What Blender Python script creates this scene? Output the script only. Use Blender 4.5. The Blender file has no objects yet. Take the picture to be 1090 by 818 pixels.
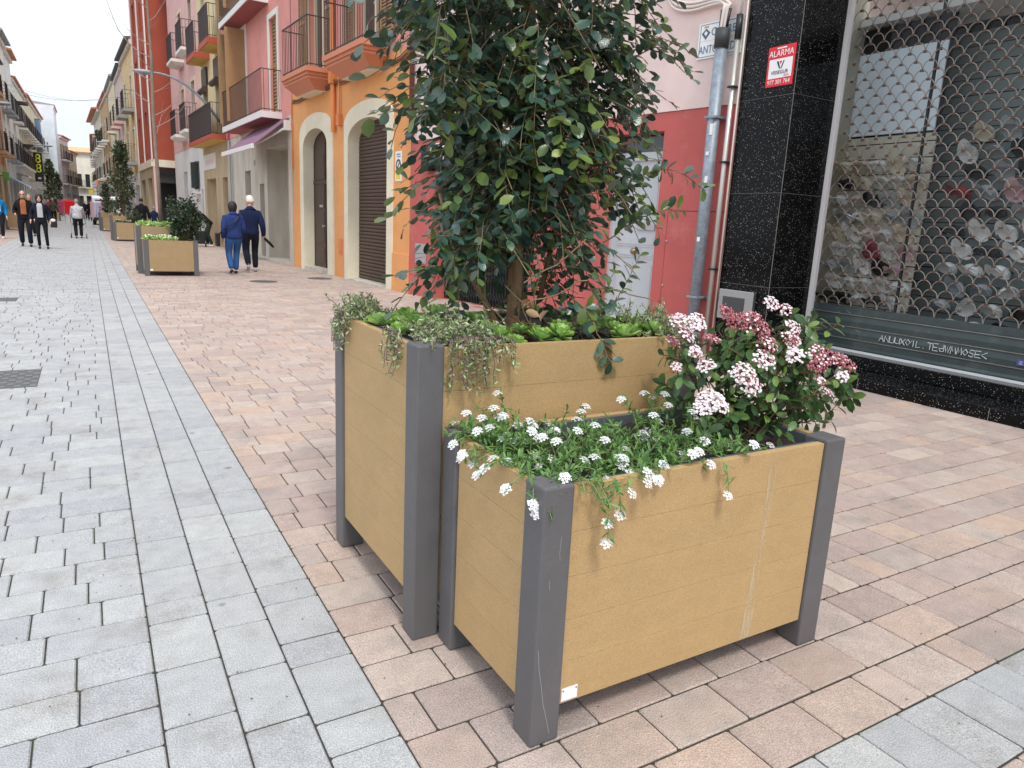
import bpy, bmesh, math, random
from mathutils import Vector, Matrix, Euler
random.seed(7)
C = bpy.context.scene.collection
SC = bpy.context.scene
R_ = math.radians
PI = math.pi

# ------------------------------------------------------------------ camera
cam_d = bpy.data.cameras.new('camera')
cam = bpy.data.objects.new('camera', cam_d); C.objects.link(cam)
right = Vector((0.86362, -0.50190, 0.04744)); down = Vector((-0.069437, -0.21162, -0.97488)); fwd = Vector((0.49933, 0.83864, -0.21761))
m = Matrix.Identity(4)
for i in range(3):
    m[i][0] = right[i]; m[i][1] = -down[i]; m[i][2] = -fwd[i]
m[0][3], m[1][3], m[2][3] = 0, 0, 1.4
cam.matrix_world = m
cam_d.sensor_width = 36; cam_d.lens = 36*756.9/1090
cam_d.clip_start = .05; cam_d.clip_end = 2000
SC.camera = cam

# ------------------------------------------------------------------ world + sun (bright overcast)
SUN_EL, SUN_AZ = R_(58), R_(188)      # azimuth measured clockwise from +Y
w = bpy.data.worlds.new('World'); SC.world = w; w.use_nodes = True
nt = w.node_tree; nt.nodes.clear()
out = nt.nodes.new('ShaderNodeOutputWorld'); bg = nt.nodes.new('ShaderNodeBackground')
sky = nt.nodes.new('ShaderNodeTexSky'); sky.sky_type = 'NISHITA'; sky.sun_disc = False
sky.sun_elevation = SUN_EL; sky.sun_rotation = SUN_AZ; sky.dust_density = 2.0
tc = nt.nodes.new('ShaderNodeTexCoord'); mp = nt.nodes.new('ShaderNodeMapping'); mp.inputs['Scale'].default_value = (1, 1, 2.6)
nz = nt.nodes.new('ShaderNodeTexNoise'); nz.inputs['Scale'].default_value = 2.2; nz.inputs['Detail'].default_value = 5; nz.inputs['Roughness'].default_value = .55
cr = nt.nodes.new('ShaderNodeValToRGB'); cr.color_ramp.elements[0].position = .30; cr.color_ramp.elements[0].color = (.66, .66, .66, 1)
cr.color_ramp.elements[1].position = .62; cr.color_ramp.elements[1].color = (.97, .97, .97, 1)
mx = nt.nodes.new('ShaderNodeMixRGB'); mx.inputs[2].default_value = (8.1, 8.6, 9.4, 1)
nt.links.new(tc.outputs['Generated'], mp.inputs[0]); nt.links.new(mp.outputs[0], nz.inputs['Vector'])
nt.links.new(nz.outputs['Fac'], cr.inputs[0]); nt.links.new(cr.outputs[0], mx.inputs[0]); nt.links.new(sky.outputs[0], mx.inputs[1])
sx = nt.nodes.new('ShaderNodeSeparateXYZ'); mrz = nt.nodes.new('ShaderNodeMapRange'); mrz.inputs['From Min'].default_value = .1; mrz.inputs['From Max'].default_value = .8; mrz.inputs['To Min'].default_value = .97; mrz.inputs['To Max'].default_value = 1.5
ml_ = nt.nodes.new('ShaderNodeVectorMath'); ml_.operation = 'SCALE'
nt.links.new(tc.outputs['Generated'], sx.inputs[0]); nt.links.new(sx.outputs['Z'], mrz.inputs[0]); nt.links.new(mx.outputs[0], ml_.inputs[0]); nt.links.new(mrz.outputs[0], ml_.inputs['Scale'])   # overcast sky: brighter overhead than at the horizon
nt.links.new(ml_.outputs[0], bg.inputs[0]); nt.links.new(bg.outputs[0], out.inputs[0])
bg.inputs[1].default_value = .10
sd = bpy.data.lights.new('sun', 'SUN'); sd.energy = 1.5; sd.angle = R_(10); sd.color = (1, .96, .9)
so = bpy.data.objects.new('sun', sd); C.objects.link(so)
sv = Vector((math.sin(SUN_AZ)*math.cos(SUN_EL), math.cos(SUN_AZ)*math.cos(SUN_EL), math.sin(SUN_EL)))
so.rotation_euler = sv.to_track_quat('Z', 'Y').to_euler(); so.location = (0, 0, 30)
SC.view_settings.view_transform = 'Standard'; SC.view_settings.look = 'None'
SC.view_settings.gamma = 1; SC.view_settings.use_curve_mapping = False
SC.view_settings.exposure = 0.48

# ------------------------------------------------------------------ helpers
def s2l(c):
    return c/12.92 if c <= .04045 else ((c+.055)/1.055)**2.4
def rgb(r, g, b, k=1.0):
    return (s2l(r/255)*k, s2l(g/255)*k, s2l(b/255)*k, 1)
MATS = {}
def mat(name, col, rough=.6, metal=0, spec=.5, var=.0, vscale=4, bump=0, bscale=60, island=0, dirt=None, dirt_scale=1.5, alt=None, trans=0, sheen=0, stretch=None):
    """procedural surface: base colour with noise variation, per-piece variation, bump"""
    if name in MATS: return MATS[name]
    M = bpy.data.materials.new(name); M.use_nodes = True; n = M.node_tree; N = n.nodes; L = n.links
    b = N['Principled BSDF']; b.inputs['Roughness'].default_value = rough; b.inputs['Metallic'].default_value = metal
    b.inputs['Specular IOR Level'].default_value = spec
    if len(col) == 3: col = (*col, 1)
    b.inputs['Base Color'].default_value = col
    tcn = N.new('ShaderNodeTexCoord'); vec = tcn.outputs['Object']
    if stretch:
        mpp = N.new('ShaderNodeMapping'); mpp.inputs['Scale'].default_value = stretch; L.new(vec, mpp.inputs[0]); vec = mpp.outputs[0]
    cur = None
    if var or island or dirt or alt:
        rg = N.new('ShaderNodeRGB'); rg.outputs[0].default_value = col; cur = rg.outputs[0]
    if alt:
        g = N.new('ShaderNodeNewGeometry'); rp = N.new('ShaderNodeValToRGB'); rp.color_ramp.interpolation = 'LINEAR'
        cols = [col] + list(alt); rp.color_ramp.elements[0].color = cols[0]; rp.color_ramp.elements[1].color = cols[-1]
        for i in range(1, len(cols)-1):
            e = rp.color_ramp.elements.new(i/(len(cols)-1)); e.color = cols[i]
        L.new(g.outputs['Random Per Island'], rp.inputs[0]); cur = rp.outputs[0]
    if island:
        g = N.new('ShaderNodeNewGeometry'); h = N.new('ShaderNodeHueSaturation')
        ml = N.new('ShaderNodeMath'); ml.operation = 'MULTIPLY'; ml.inputs[1].default_value = 7.31
        fr = N.new('ShaderNodeMath'); fr.operation = 'FRACT'; L.new(g.outputs['Random Per Island'], ml.inputs[0]); L.new(ml.outputs[0], fr.inputs[0])
        mr = N.new('ShaderNodeMapRange'); mr.inputs['To Min'].default_value = 1-island; mr.inputs['To Max'].default_value = 1+island
        L.new(fr.outputs[0], mr.inputs[0]); L.new(mr.outputs[0], h.inputs['Value']); L.new(cur, h.inputs['Color']); cur = h.outputs[0]
    if var:
        z = N.new('ShaderNodeTexNoise'); z.inputs['Scale'].default_value = vscale; z.inputs['Detail'].default_value = 6; z.inputs['Roughness'].default_value = .65
        L.new(vec, z.inputs['Vector'])
        mr = N.new('ShaderNodeMapRange'); mr.inputs['From Min'].default_value = .3; mr.inputs['From Max'].default_value = .7
        mr.inputs['To Min'].default_value = 1-var; mr.inputs['To Max'].default_value = 1+var
        h = N.new('ShaderNodeHueSaturation'); L.new(z.outputs['Fac'], mr.inputs[0]); L.new(mr.outputs[0], h.inputs['Value']); L.new(cur, h.inputs['Color']); cur = h.outputs[0]
    if dirt:
        z = N.new('ShaderNodeTexNoise'); z.inputs['Scale'].default_value = dirt_scale; z.inputs['Detail'].default_value = 8; z.inputs['Roughness'].default_value = .7
        L.new(vec, z.inputs['Vector'])
        rp = N.new('ShaderNodeValToRGB'); rp.color_ramp.elements[0].position = .52; rp.color_ramp.elements[1].position = .72
        rp.color_ramp.elements[0].color = (0, 0, 0, 1); rp.color_ramp.elements[1].color = (.75, .75, .75, 1)
        L.new(z.outputs['Fac'], rp.inputs[0]); mm = N.new('ShaderNodeMixRGB'); L.new(rp.outputs[0], mm.inputs[0]); L.new(cur, mm.inputs[1]); mm.inputs[2].default_value = dirt; cur = mm.outputs[0]
    if cur is not None: L.new(cur, b.inputs['Base Color'])
    if bump:
        z = N.new('ShaderNodeTexNoise'); z.inputs['Scale'].default_value = bscale; z.inputs['Detail'].default_value = 4; L.new(vec, z.inputs['Vector'])
        bp = N.new('ShaderNodeBump'); bp.inputs['Strength'].default_value = bump; bp.inputs['Distance'].default_value = .01
        L.new(z.outputs['Fac'], bp.inputs['Height']); L.new(bp.outputs[0], b.inputs['Normal'])
    if trans:
        b.inputs['Transmission Weight'].default_value = trans
    MATS[name] = M
    return M

class MB:
    def __init__(s): s.v = []; s.f = []
    def add(s, vs, fs):
        o = len(s.v); s.v += [tuple(v) for v in vs]; s.f += [tuple(i+o for i in f) for f in fs]; return s
    def box(s, x0, x1, y0, y1, z0, z1):
        if x0 > x1: x0, x1 = x1, x0
        if y0 > y1: y0, y1 = y1, y0
        if z0 > z1: z0, z1 = z1, z0
        return s.add([(x0,y0,z0),(x1,y0,z0),(x1,y1,z0),(x0,y1,z0),(x0,y0,z1),(x1,y0,z1),(x1,y1,z1),(x0,y1,z1)],
                     [(0,3,2,1),(4,5,6,7),(0,1,5,4),(1,2,6,5),(2,3,7,6),(3,0,4,7)])
    def quad(s, a, b, c, d): return s.add([a,b,c,d], [(0,1,2,3)])
    def tube(s, pts, rad, n=6, caps=True):
        pts = [Vector(p) for p in pts]; k = len(pts)
        if not hasattr(rad, '__len__'): rad = [rad]*k
        vs = []; fs = []
        t0 = (pts[1]-pts[0]).normalized()
        u = t0.cross(Vector((0,0,1)))
        if u.length < .1: u = t0.cross(Vector((1,0,0)))
        u.normalize()
        for i in range(k):
            t = (pts[min(i+1,k-1)]-pts[max(i-1,0)])
            if t.length < 1e-9: t = t0
            t.normalize()
            u = (u - t*u.dot(t)); 
            if u.length < 1e-6: u = t.orthogonal()
            u.normalize(); v = t.cross(u)
            for j in range(n):
                a = 2*PI*j/n; vs.append(pts[i] + (u*math.cos(a)+v*math.sin(a))*rad[i])
        for i in range(k-1):
            for j in range(n):
                a = i*n+j; b = i*n+(j+1)%n; fs.append((a, b, b+n, a+n))
        if caps: fs.append(tuple(range(n-1,-1,-1))); fs.append(tuple((k-1)*n+j for j in range(n)))
        return s.add(vs, fs)
    def cyl(s, x, y, z0, z1, r, n=16, r2=None): return s.tube([(x,y,z0),(x,y,z1)], [r, r if r2 is None else r2], n)
    def sphere(s, c, r, n=8, m=6, zs=(0, PI)):
        if not hasattr(r, '__len__'): r = (r, r, r)
        vs = []; fs = []
        for i in range(m+1):
            th = zs[0]+(zs[1]-zs[0])*i/m
            for j in range(n):
                a = 2*PI*j/n; vs.append((c[0]+r[0]*math.sin(th)*math.cos(a), c[1]+r[1]*math.sin(th)*math.sin(a), c[2]+r[2]*math.cos(th)))
        for i in range(m):
            for j in range(n):
                a = i*n+j; b = i*n+(j+1)%n; fs.append((a, a+n, b+n, b))
        return s.add(vs, fs)
    def prism(s, poly, axis, a, b):
        """extrude a 2-D outline along an axis ('x','y','z') from a to b"""
        n = len(poly)
        def P(p, t):
            return {'y': (p[0], t, p[1]), 'x': (t, p[0], p[1]), 'z': (p[0], p[1], t)}[axis]
        vs = [P(p, a) for p in poly]+[P(p, b) for p in poly]
        fs = [tuple(range(n)), tuple(range(2*n-1, n-1, -1))] + [(i, i+n, (i+1)%n+n, (i+1)%n) for i in range(n)]
        return s.add(vs, fs)
    def build(s, name, material, parent=None, smooth=False, bevel=0, loc=None, rotz=0, fixn=True):
        me = bpy.data.meshes.new(name); me.from_pydata(s.v, [], s.f); me.update()
        if fixn or bevel:
            bm = bmesh.new(); bm.from_mesh(me)
            if bevel:
                bmesh.ops.remove_doubles(bm, verts=bm.verts, dist=1e-5)
                bmesh.ops.recalc_face_normals(bm, faces=bm.faces)
                ed = [e for e in bm.edges if len(e.link_faces) == 2 and e.calc_face_angle(0) > .5]
                bmesh.ops.bevel(bm, geom=ed, offset=bevel, segments=2, affect='EDGES', profile=.5)
            else: bmesh.ops.recalc_face_normals(bm, faces=bm.faces)
            bm.to_mesh(me); bm.free()
        if smooth:
            for p in me.polygons: p.use_smooth = True
        me.materials.append(material)
        o = bpy.data.objects.new(name, me); C.objects.link(o)
        if parent: o.parent = parent
        if loc is not None: o.location = loc
        if rotz: o.rotation_euler = (0, 0, rotz)
        return o

def tag(o, label=None, cat=None, group=None, kind=None):
    if label: o['label'] = label
    if cat: o['category'] = cat
    if group: o['group'] = group
    if kind: o['kind'] = kind
    return o
def empty(name, loc=(0,0,0), rotz=0, label=None, cat=None, group=None):
    o = bpy.data.objects.new(name, None); C.objects.link(o); o.location = loc; o.rotation_euler = (0,0,rotz); o.empty_display_size = .2
    tag(o, label, cat, group); return o
def struct(name, mb, material, **k):
    o = mb.build(name, material, **k); o['kind'] = 'structure'; return o
def copy_tree(o, parent=None):
    c = o.copy(); C.objects.link(c); c.parent = parent
    for ch in list(o.children): copy_tree(ch, c)
    return c
def text(name, body, size, material, parent, loc, rot, ext=.001, align='CENTER', sx=1.0):
    cu = bpy.data.curves.new(name, 'FONT'); cu.body = body; cu.size = size; cu.extrude = ext; cu.align_x = align; cu.align_y = 'CENTER'
    t = bpy.data.objects.new(name, cu); C.objects.link(t)
    bpy.context.view_layer.update()
    me = bpy.data.meshes.new_from_object(t.evaluated_get(bpy.context.evaluated_depsgraph_get()))
    bpy.data.objects.remove(t); me.materials.clear(); me.materials.append(material)
    for v in me.vertices: v.co.x *= sx
    o = bpy.data.objects.new(name, me); C.objects.link(o); o.parent = parent; o.location = loc; o.rotation_euler = rot
    return o

# ------------------------------------------------------------------ facade frames (u away along the wall / o outwards / z)
P0 = Vector((6.35, 6.03)); P1 = Vector((5.31, 13.03)); P2 = Vector((4.92, 20.4)); P3 = Vector((4.35, 38.0)); 
def frame(name, A, B, **k):
    """Empty at A whose local +X runs to B, local +Y faces the street when the wall is on the right"""
    d = B-A; return empty(name, (A.x, A.y, 0), math.atan2(d.y, d.x), **k)

def wall(mb, x0, x1, z0, z1, holes, y=0.0, depth=.2):
    """front sheet with rectangular openings and their reveals; the wall's outer face is at y, reveals go to y-depth"""
    xs = sorted({x0, x1, *[h[0] for h in holes], *[h[1] for h in holes]}); zs = sorted({z0, z1, *[h[2] for h in holes], *[h[3] for h in holes]})
    xs = [x for x in xs if x0 <= x <= x1]; zs = [z for z in zs if z0 <= z <= z1]
    for i in range(len(xs)-1):
        for j in range(len(zs)-1):
            cx = (xs[i]+xs[i+1])/2; cz = (zs[j]+zs[j+1])/2
            if any(h[0] < cx < h[1] and h[2] < cz < h[3] for h in holes): continue
            mb.quad((xs[i],y,zs[j]), (xs[i+1],y,zs[j]), (xs[i+1],y,zs[j+1]), (xs[i],y,zs[j+1]))
    for h in holes:
        a, b, c, d = h[:4]; dd = h[4] if len(h) > 4 else depth
        mb.quad((a,y,c),(a,y-dd,c),(a,y-dd,d),(a,y,d)); mb.quad((b,y,c),(b,y-dd,c),(b,y-dd,d),(b,y,d))
        mb.quad((a,y,d),(b,y,d),(b,y-dd,d),(a,y-dd,d)); mb.quad((a,y,c),(b,y,c),(b,y-dd,c),(a,y-dd,c))
    return mb

def railing(mb, x0, x1, z0, z1, y0, y1, step=.11, r=.007, rail=.016):
    """balcony railing of thin bars round three sides; y0 wall, y1 front"""
    mb.box(x0, x1, y1-rail, y1+rail, z1-.02, z1); mb.box(x0, x1, y1-rail*.7, y1+rail*.7, z0+.05, z0+.07)
    for xx in (x0, x1):
        mb.box(xx-rail, xx+rail, y0, y1-rail, z1-.02, z1); mb.box(xx-rail*.7, xx+rail*.7, y0, y1-rail, z0+.05, z0+.07)
        k = max(2, int((y1-y0)/step))
        for i in range(k): mb.tube([(xx, y0+(y1-y0)*(i+.5)/k, z0), (xx, y0+(y1-y0)*(i+.5)/k, z1-.02)], r, 4, False)
    k = int((x1-x0)/step)
    for i in range(k+1):
        xx = x0+(x1-x0)*i/k; mb.tube([(xx, y1, z0), (xx, y1, z1-.02)], r, 4, False)

def shutter_leaf(mb, x0, x1, z0, z1, y, th=.035, slat=.06):
    """louvred shutter: stiles, rails and tilted slats"""
    f = min(.06, (x1-x0)*.18)
    mb.box(x0, x0+f, y, y+th, z0, z1); mb.box(x1-f, x1, y, y+th, z0, z1)
    zm = (z0+z1)/2
    for a, b in ((z0, z0+f), (z1-f, z1), (zm-f/2, zm+f/2)): mb.box(x0+f, x1-f, y, y+th, a, b)
    for a, b in ((z0+f, zm-f/2), (zm+f/2, z1-f)):
        n = max(3, int((b-a)/slat))
        for i in range(n):
            z = a+(b-a)*(i+.5)/n; h = (b-a)/n*.55
            mb.quad((x0+f, y+.004, z+h), (x1-f, y+.004, z+h), (x1-f, y+th-.004, z-h*.6), (x0+f, y+th-.004, z-h*.6))
            
def arch_ring(xl, xr, z0, zs, zt, xo0, xo1, zos, zot, n=18):
    """inner outline (xl..xr, springing zs, crown zt) and outer outline of an arched surround, as matching point lists from bottom-left round to bottom-right"""
    inn = [(xl, z0)]; outl = [(xo0, z0)]
    cx = (xl+xr)/2; co = (xo0+xo1)/2
    for i in range(n+1):
        a = PI-PI*i/n; inn.append((cx+(xr-xl)/2*math.cos(a), zs+(zt-zs)*math.sin(a)))
        outl.append((co+(xo1-xo0)/2*math.cos(a), zos+(zot-zos)*math.sin(a)**.9 if 0 < i < n else zos))
    inn.append((xr, z0)); outl.append((xo1, z0))
    return inn, outl
def ring_mesh(mb, inn, outl, y0, y1):
    """solid surround between the two outlines, from y0 (back) to y1 (front)"""
    n = len(inn)
    vs = [(p[0], y1, p[1]) for p in inn]+[(p[0], y1, p[1]) for p in outl]+[(p[0], y0, p[1]) for p in inn]+[(p[0], y0, p[1]) for p in outl]
    fs = []
    for i in range(n-1):
        fs += [(i, i+1, n+i+1, n+i), (i, 2*n+i, 2*n+i+1, i+1), (n+i, n+i+1, 3*n+i+1, 3*n+i)]
    return mb.add(vs, fs)
# ------------------------------------------------------------------ ground
def island_paver(name, cols, rough=.75, var=.12):
    M = mat(name, cols[0], rough=rough, alt=cols[1:], var=var*.9, vscale=11, dirt=rgb(140,134,128), dirt_scale=3.1, bump=.5, bscale=160, spec=.35)
    # speckled aggregate on top of the per-stone colour
    n = M.node_tree; b = n.nodes['Principled BSDF']; src = b.inputs['Base Color'].links[0].from_socket
    t = n.nodes.new('ShaderNodeTexCoord')
    z = n.nodes.new('ShaderNodeTexNoise'); z.inputs['Scale'].default_value = 250; z.inputs['Detail'].default_value = 3
    n.links.new(t.outputs['Object'], z.inputs['Vector'])
    mr = n.nodes.new('ShaderNodeMapRange'); mr.inputs['From Min'].default_value = .35; mr.inputs['From Max'].default_value = .65; mr.inputs['To Min'].default_value = .70; mr.inputs['To Max'].default_value = 1.2
    h = n.nodes.new('ShaderNodeHueSaturation'); n.links.new(z.outputs['Fac'], mr.inputs[0]); n.links.new(mr.outputs[0], h.inputs['Value']); n.links.new(src, h.inputs['Color'])
    # a few stains (gum, drips)
    v = n.nodes.new('ShaderNodeTexVoronoi'); v.inputs['Scale'].default_value = 2.3; n.links.new(t.outputs['Object'], v.inputs['Vector'])
    rp = n.nodes.new('ShaderNodeValToRGB'); rp.color_ramp.elements[0].position = .035; rp.color_ramp.elements[1].position = .05; rp.color_ramp.elements[0].color = (.55,.55,.55,1); rp.color_ramp.elements[1].color = (0,0,0,1)
    n.links.new(v.outputs['Distance'], rp.inputs[0]); mm = n.nodes.new('ShaderNodeMixRGB'); mm.inputs[2].default_value = rgb(92,90,92)
    n.links.new(rp.outputs[0], mm.inputs[0]); n.links.new(h.outputs[0], mm.inputs[1]); n.links.new(mm.outputs[0], b.inputs['Base Color'])
    return M
M_RED = island_paver('pinkish_concrete_paver', [rgb(182,161,149), rgb(174,155,146), rgb(188,171,160), rgb(166,150,143), rgb(190,166,149), rgb(178,163,153), rgb(192,176,163)])
M_GREY = island_paver('grey_concrete_paver', [rgb(170,171,171), rgb(175,176,175), rgb(164,165,167), rgb(171,172,172), rgb(179,180,178)])
M_JOINT = mat('joint_sand', rgb(58,54,47), rough=.95, var=.35, vscale=20, dirt=rgb(70,84,48), dirt_scale=6)

gm = MB(); gm.quad((-60,-40,-.0062), (60,-40,-.0062), (60,420,-.0062), (-60,420,-.0062)); struct('ground', gm, M_JOINT)

def paver(mb, x0, x1, y0, y1, far):
    g = .0026; x0 += g; x1 -= g; y0 += .0034; y1 -= .0034
    j = random.uniform(-.0012, .0012); tl = random.uniform(-.0012,.0012)
    if far:
        mb.add([(x0,y0,0),(x1,y0,0),(x1,y1,0),(x0,y1,0)], [(0,1,2,3)]); return
    e = .004; vs = []
    rr = .006
    top = [(x0+e,y0+e),(x1-e,y0+e),(x1-e,y1-e),(x0+e,y1-e)]
    def ring(i, z, zt=0):  # chamfered-corner ring
        a = [(x0+i, y0+i+rr), (x0+i+rr, y0+i), (x1-i-rr, y0+i), (x1-i, y0+i+rr), (x1-i, y1-i-rr), (x1-i-rr, y1-i), (x0+i+rr, y1-i), (x0+i, y1-i-rr)]
        return [(p[0], p[1], z+j+zt*(p[0]-x0)*4) for p in a]
    vs = ring(e, 0, tl)+ring(0, -.004, tl)+ring(0, -.008)
    fs = [tuple(range(8))]
    for k in (0, 8):
        for i in range(8): fs.append((k+i, k+8+i, k+8+(i+1)%8, k+(i+1)%8))
    mb.add(vs, fs)
FAR = 14.0
def rows(mb, x0, x1, y0, y1, pitches, lens, seed):
    rnd = random.Random(seed); y = y0; k = 0
    while y < y1-.01:
        h = min(pitches[k % len(pitches)], y1-y); 
        if y1-(y+h) < .05: h = y1-y
        x = x0; first = True
        while x < x1-.001:
            L = rnd.choice(lens)
            if first: L *= rnd.uniform(.55, 1); first = False
            if x1-(x+L) < .09: L = x1-x
            paver(mb, x, x+L, y, y+h, y > FAR); x += L
        y += h; k += 1
def cols(mb, xs, y0, y1, lens, seed):
    rnd = random.Random(seed)
    for a, b in zip(xs[:-1], xs[1:]):
        y = y0+rnd.uniform(-.25, 0)
        while y < y1-.001:
            L = rnd.choice(lens)
            if y1-(y+L) < .07: L = y1-y
            paver(mb, a, b, max(y, y0), y+L, y > FAR); y += L
YF = 120
red = MB()
rows(red, .657, 7.4, 1.024, YF, [.187,.187,.187,.19], [.14,.2,.2,.285,.285], 3)
rows(red, .657, 7.4, -2.2, .752, [.187], [.14,.2,.28], 4)
rows(red, -7.0, -2.45, -2.2, YF, [.187], [.2,.28,.28], 5)
struct('pavement', red, M_RED, fixn=False)
gr = MB()
cols(gr, [.083,.275,.455,.657], -2.2, YF, [.27,.27,.21,.29,.145,.28], 8)
rows(gr, -1.9, .083, -2.2, YF, [.172,.185,.172,.178], [.21,.28,.14,.21,.28], 9)
cols(gr, [-2.45,-2.27,-2.08,-1.9], -2.2, YF, [.27,.21,.29], 10)
x = .657
rnd = random.Random(12)
while x < 7.4:
    L = rnd.choice([.19,.2,.195]); paver(gr, x, x+L, .752, 1.024, False); x += L
struct('road', gr, M_GREY, fixn=False)
M_IRON = mat('cast_iron', rgb(92,92,92), rough=.6, metal=.3, var=.25, vscale=30)
def manhole(x, y, sx, sy, label):
    mb = MB(); mb.box(-sx/2, sx/2, -sy/2, sy/2, -.005, .004); e = empty('manhole_cover', (x,y,0), 0, label, 'manhole cover')
    mb.build('lid', M_IRON, e, bevel=.003)
    g = MB()
    n = 9
    for i in range(n):
        for j in range(n):
            if (i+j) % 2: continue
            cx = -sx/2+sx*(i+.5)/n; cy = -sy/2+sy*(j+.5)/n; g.box(cx-sx/n*.42, cx+sx/n*.42, cy-sy/n*.42, cy+sy/n*.42, .004, .007)
    g.build('tread_pattern', mat('worn_iron', rgb(112,112,110), rough=.5, metal=.4), e)
manhole(-.66, 6.84, .46, .70, 'larger rusty grey manhole cover in the grey paving at the left edge')
manhole(-1.22, 12.6, .5, .45, 'smaller distant manhole cover in the grey paving at the left edge')
for (mx_, my_, lab) in ((3.1, 15.6, 'round drain lid in the pink paving beyond the small dark shrub planter'), (4.5, 16.4, 'flat lid in the pink paving in front of the orange doors')):
    mb = MB(); mb.cyl(mx_, my_, -.01, .005, .28, 20); tag(mb.build('drain_lid', M_IRON), lab, 'drain lid')

# ------------------------------------------------------------------ planters
M_WOOD = mat('tan_composite_board', rgb(183,152,107), rough=.62, var=.06, vscale=5, bump=.16, bscale=150, spec=.3, stretch=(1,1,2.2), dirt=rgb(170,146,104), dirt_scale=1.1)
def wood_speckle(M):
    n = M.node_tree; b = n.nodes['Principled BSDF']; src = b.inputs['Base Color'].links[0].from_socket
    t = n.nodes.new('ShaderNodeTexCoord'); mp_ = n.nodes.new('ShaderNodeMapping'); mp_.inputs['Scale'].default_value = (1,1,2.2)
    z = n.nodes.new('ShaderNodeTexNoise'); z.inputs['Scale'].default_value = 190; z.inputs['Detail'].default_value = 3
    n.links.new(t.outputs['Object'], mp_.inputs[0]); n.links.new(mp_.outputs[0], z.inputs['Vector'])
    mr = n.nodes.new('ShaderNodeMapRange'); mr.inputs['From Min'].default_value = .35; mr.inputs['From Max'].default_value = .65; mr.inputs['To Min'].default_value = .86; mr.inputs['To Max'].default_value = 1.1
    h = n.nodes.new('ShaderNodeHueSaturation'); n.links.new(z.outputs['Fac'], mr.inputs[0]); n.links.new(mr.outputs[0], h.inputs['Value']); n.links.new(src, h.inputs['Color']); n.links.new(h.outputs[0], b.inputs['Base Color'])
wood_speckle(M_WOOD)
M_POST = mat('dark_grey_powder_coat', rgb(97,95,96), rough=.5, var=.07, vscale=6, bump=.3, bscale=380, spec=.4, dirt=rgb(108,107,107), dirt_scale=4)
M_LINER = mat('galvanised_liner', rgb(118,122,128), rough=.42, metal=.5, var=.15, vscale=8)
M_SOIL = mat('dark_potting_soil', rgb(52,42,34), rough=.95, var=.45, vscale=40, bump=1, bscale=50)
M_PLATE = mat('white_plate', rgb(235,236,238), rough=.4)
M_PALE = mat('pale_drip_stain', rgb(206,186,146), rough=.7, var=.2, vscale=20)
def planter(x0, x1, y0, y1, H, zb, nb, label, soilz, plate=False, group=None, loc=(0,0,0), near=True):
    e = empty('planter', (x0+loc[0], y0+loc[1], 0), 0, label, 'planter', group)
    W = x1-x0; D = y1-y0; p = .095; H2 = H-.012; t = .026; ins = .012
    for (a, b) in ((0,0), (W-p,0), (0,D-p), (W-p,D-p)):
        mb = MB(); mb.box(a, a+p, b, b+p, 0, H); mb.build('post', M_POST, e, bevel=.007)
    bh = (H2-zb)/nb
    wm = M_WOOD if near else mat('far_brown_board', rgb(160,136,100), rough=.7, var=.08, vscale=6, bump=.15, bscale=90)  # far planters get a darker, browner board colour than the near pair
    def boards(fn, nm):
        mb = MB()
        for i in range(nb): fn(mb, zb+i*bh+.0004, zb+(i+1)*bh-.0004)
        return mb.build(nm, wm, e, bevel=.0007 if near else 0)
    boards(lambda m_, a, b: m_.box(p+.002, W-p-.002, ins, ins+t, a, b), 'side_panel')
    boards(lambda m_, a, b: m_.box(p+.002, W-p-.002, D-ins-t, D-ins, a, b), 'side_panel')
    boards(lambda m_, a, b: m_.box(ins, ins+t, p+.002, D-p-.002, a, b), 'side_panel')
    boards(lambda m_, a, b: m_.box(W-ins-t, W-ins, p+.002, D-p-.002, a, b), 'side_panel')
    g = ins+t+.001; q = .018; z1 = H2-.004; L = MB()
    L.box(g, W-g, g, g+q, zb+.03, z1); L.box(g, W-g, D-g-q, D-g, zb+.03, z1); L.box(g, g+q, g+q, D-g-q, zb+.03, z1); L.box(W-g-q, W-g, g+q, D-g-q, zb+.03, z1)
    L.box(g+q, W-g-q, g+q, D-g-q, zb+.02, zb+.04)
    L.build('liner', M_LINER, e)
    s = MB(); nx, ny = 26, 18; r = random.Random(int(x0*100+y0)); vs = []
    for j in range(ny+1):
        for i in range(nx+1):
            vs.append((g+q+(W-2*g-2*q)*i/nx, g+q+(D-2*g-2*q)*j/ny, soilz+r.uniform(-.012,.016)))
    s.add(vs, [(j*(nx+1)+i, j*(nx+1)+i+1, (j+1)*(nx+1)+i+1, (j+1)*(nx+1)+i) for j in range(ny) for i in range(nx)])
    s.build('soil', M_SOIL, e, smooth=True)
    if plate:
        mb = MB(); mb.box(p+.008, p+.062, ins-.003, ins-.0005, zb+.008, zb+.047); pl = mb.build('name_plate', M_PLATE, e)
        mb = MB()
        for sx_ in (p+.013, p+.057): mb.tube([(sx_, ins-.003, zb+.041), (sx_, ins-.0045, zb+.041)], .0022, 8)
        mb.build('screw', M_POST, pl)
    return e
NEAR_SMALL = planter(.945, 2.15, 1.40, 2.005, .758, .10, 5, 'low tan board planter in the foreground full of white alyssum, with a white corner plate', .70, plate=True)
NEAR_TALL = planter(.855, 2.06, 2.018, 2.90, 1.022, .145, 6, 'tall tan board planter in the foreground holding the big leafy shrub', .975)
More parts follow.
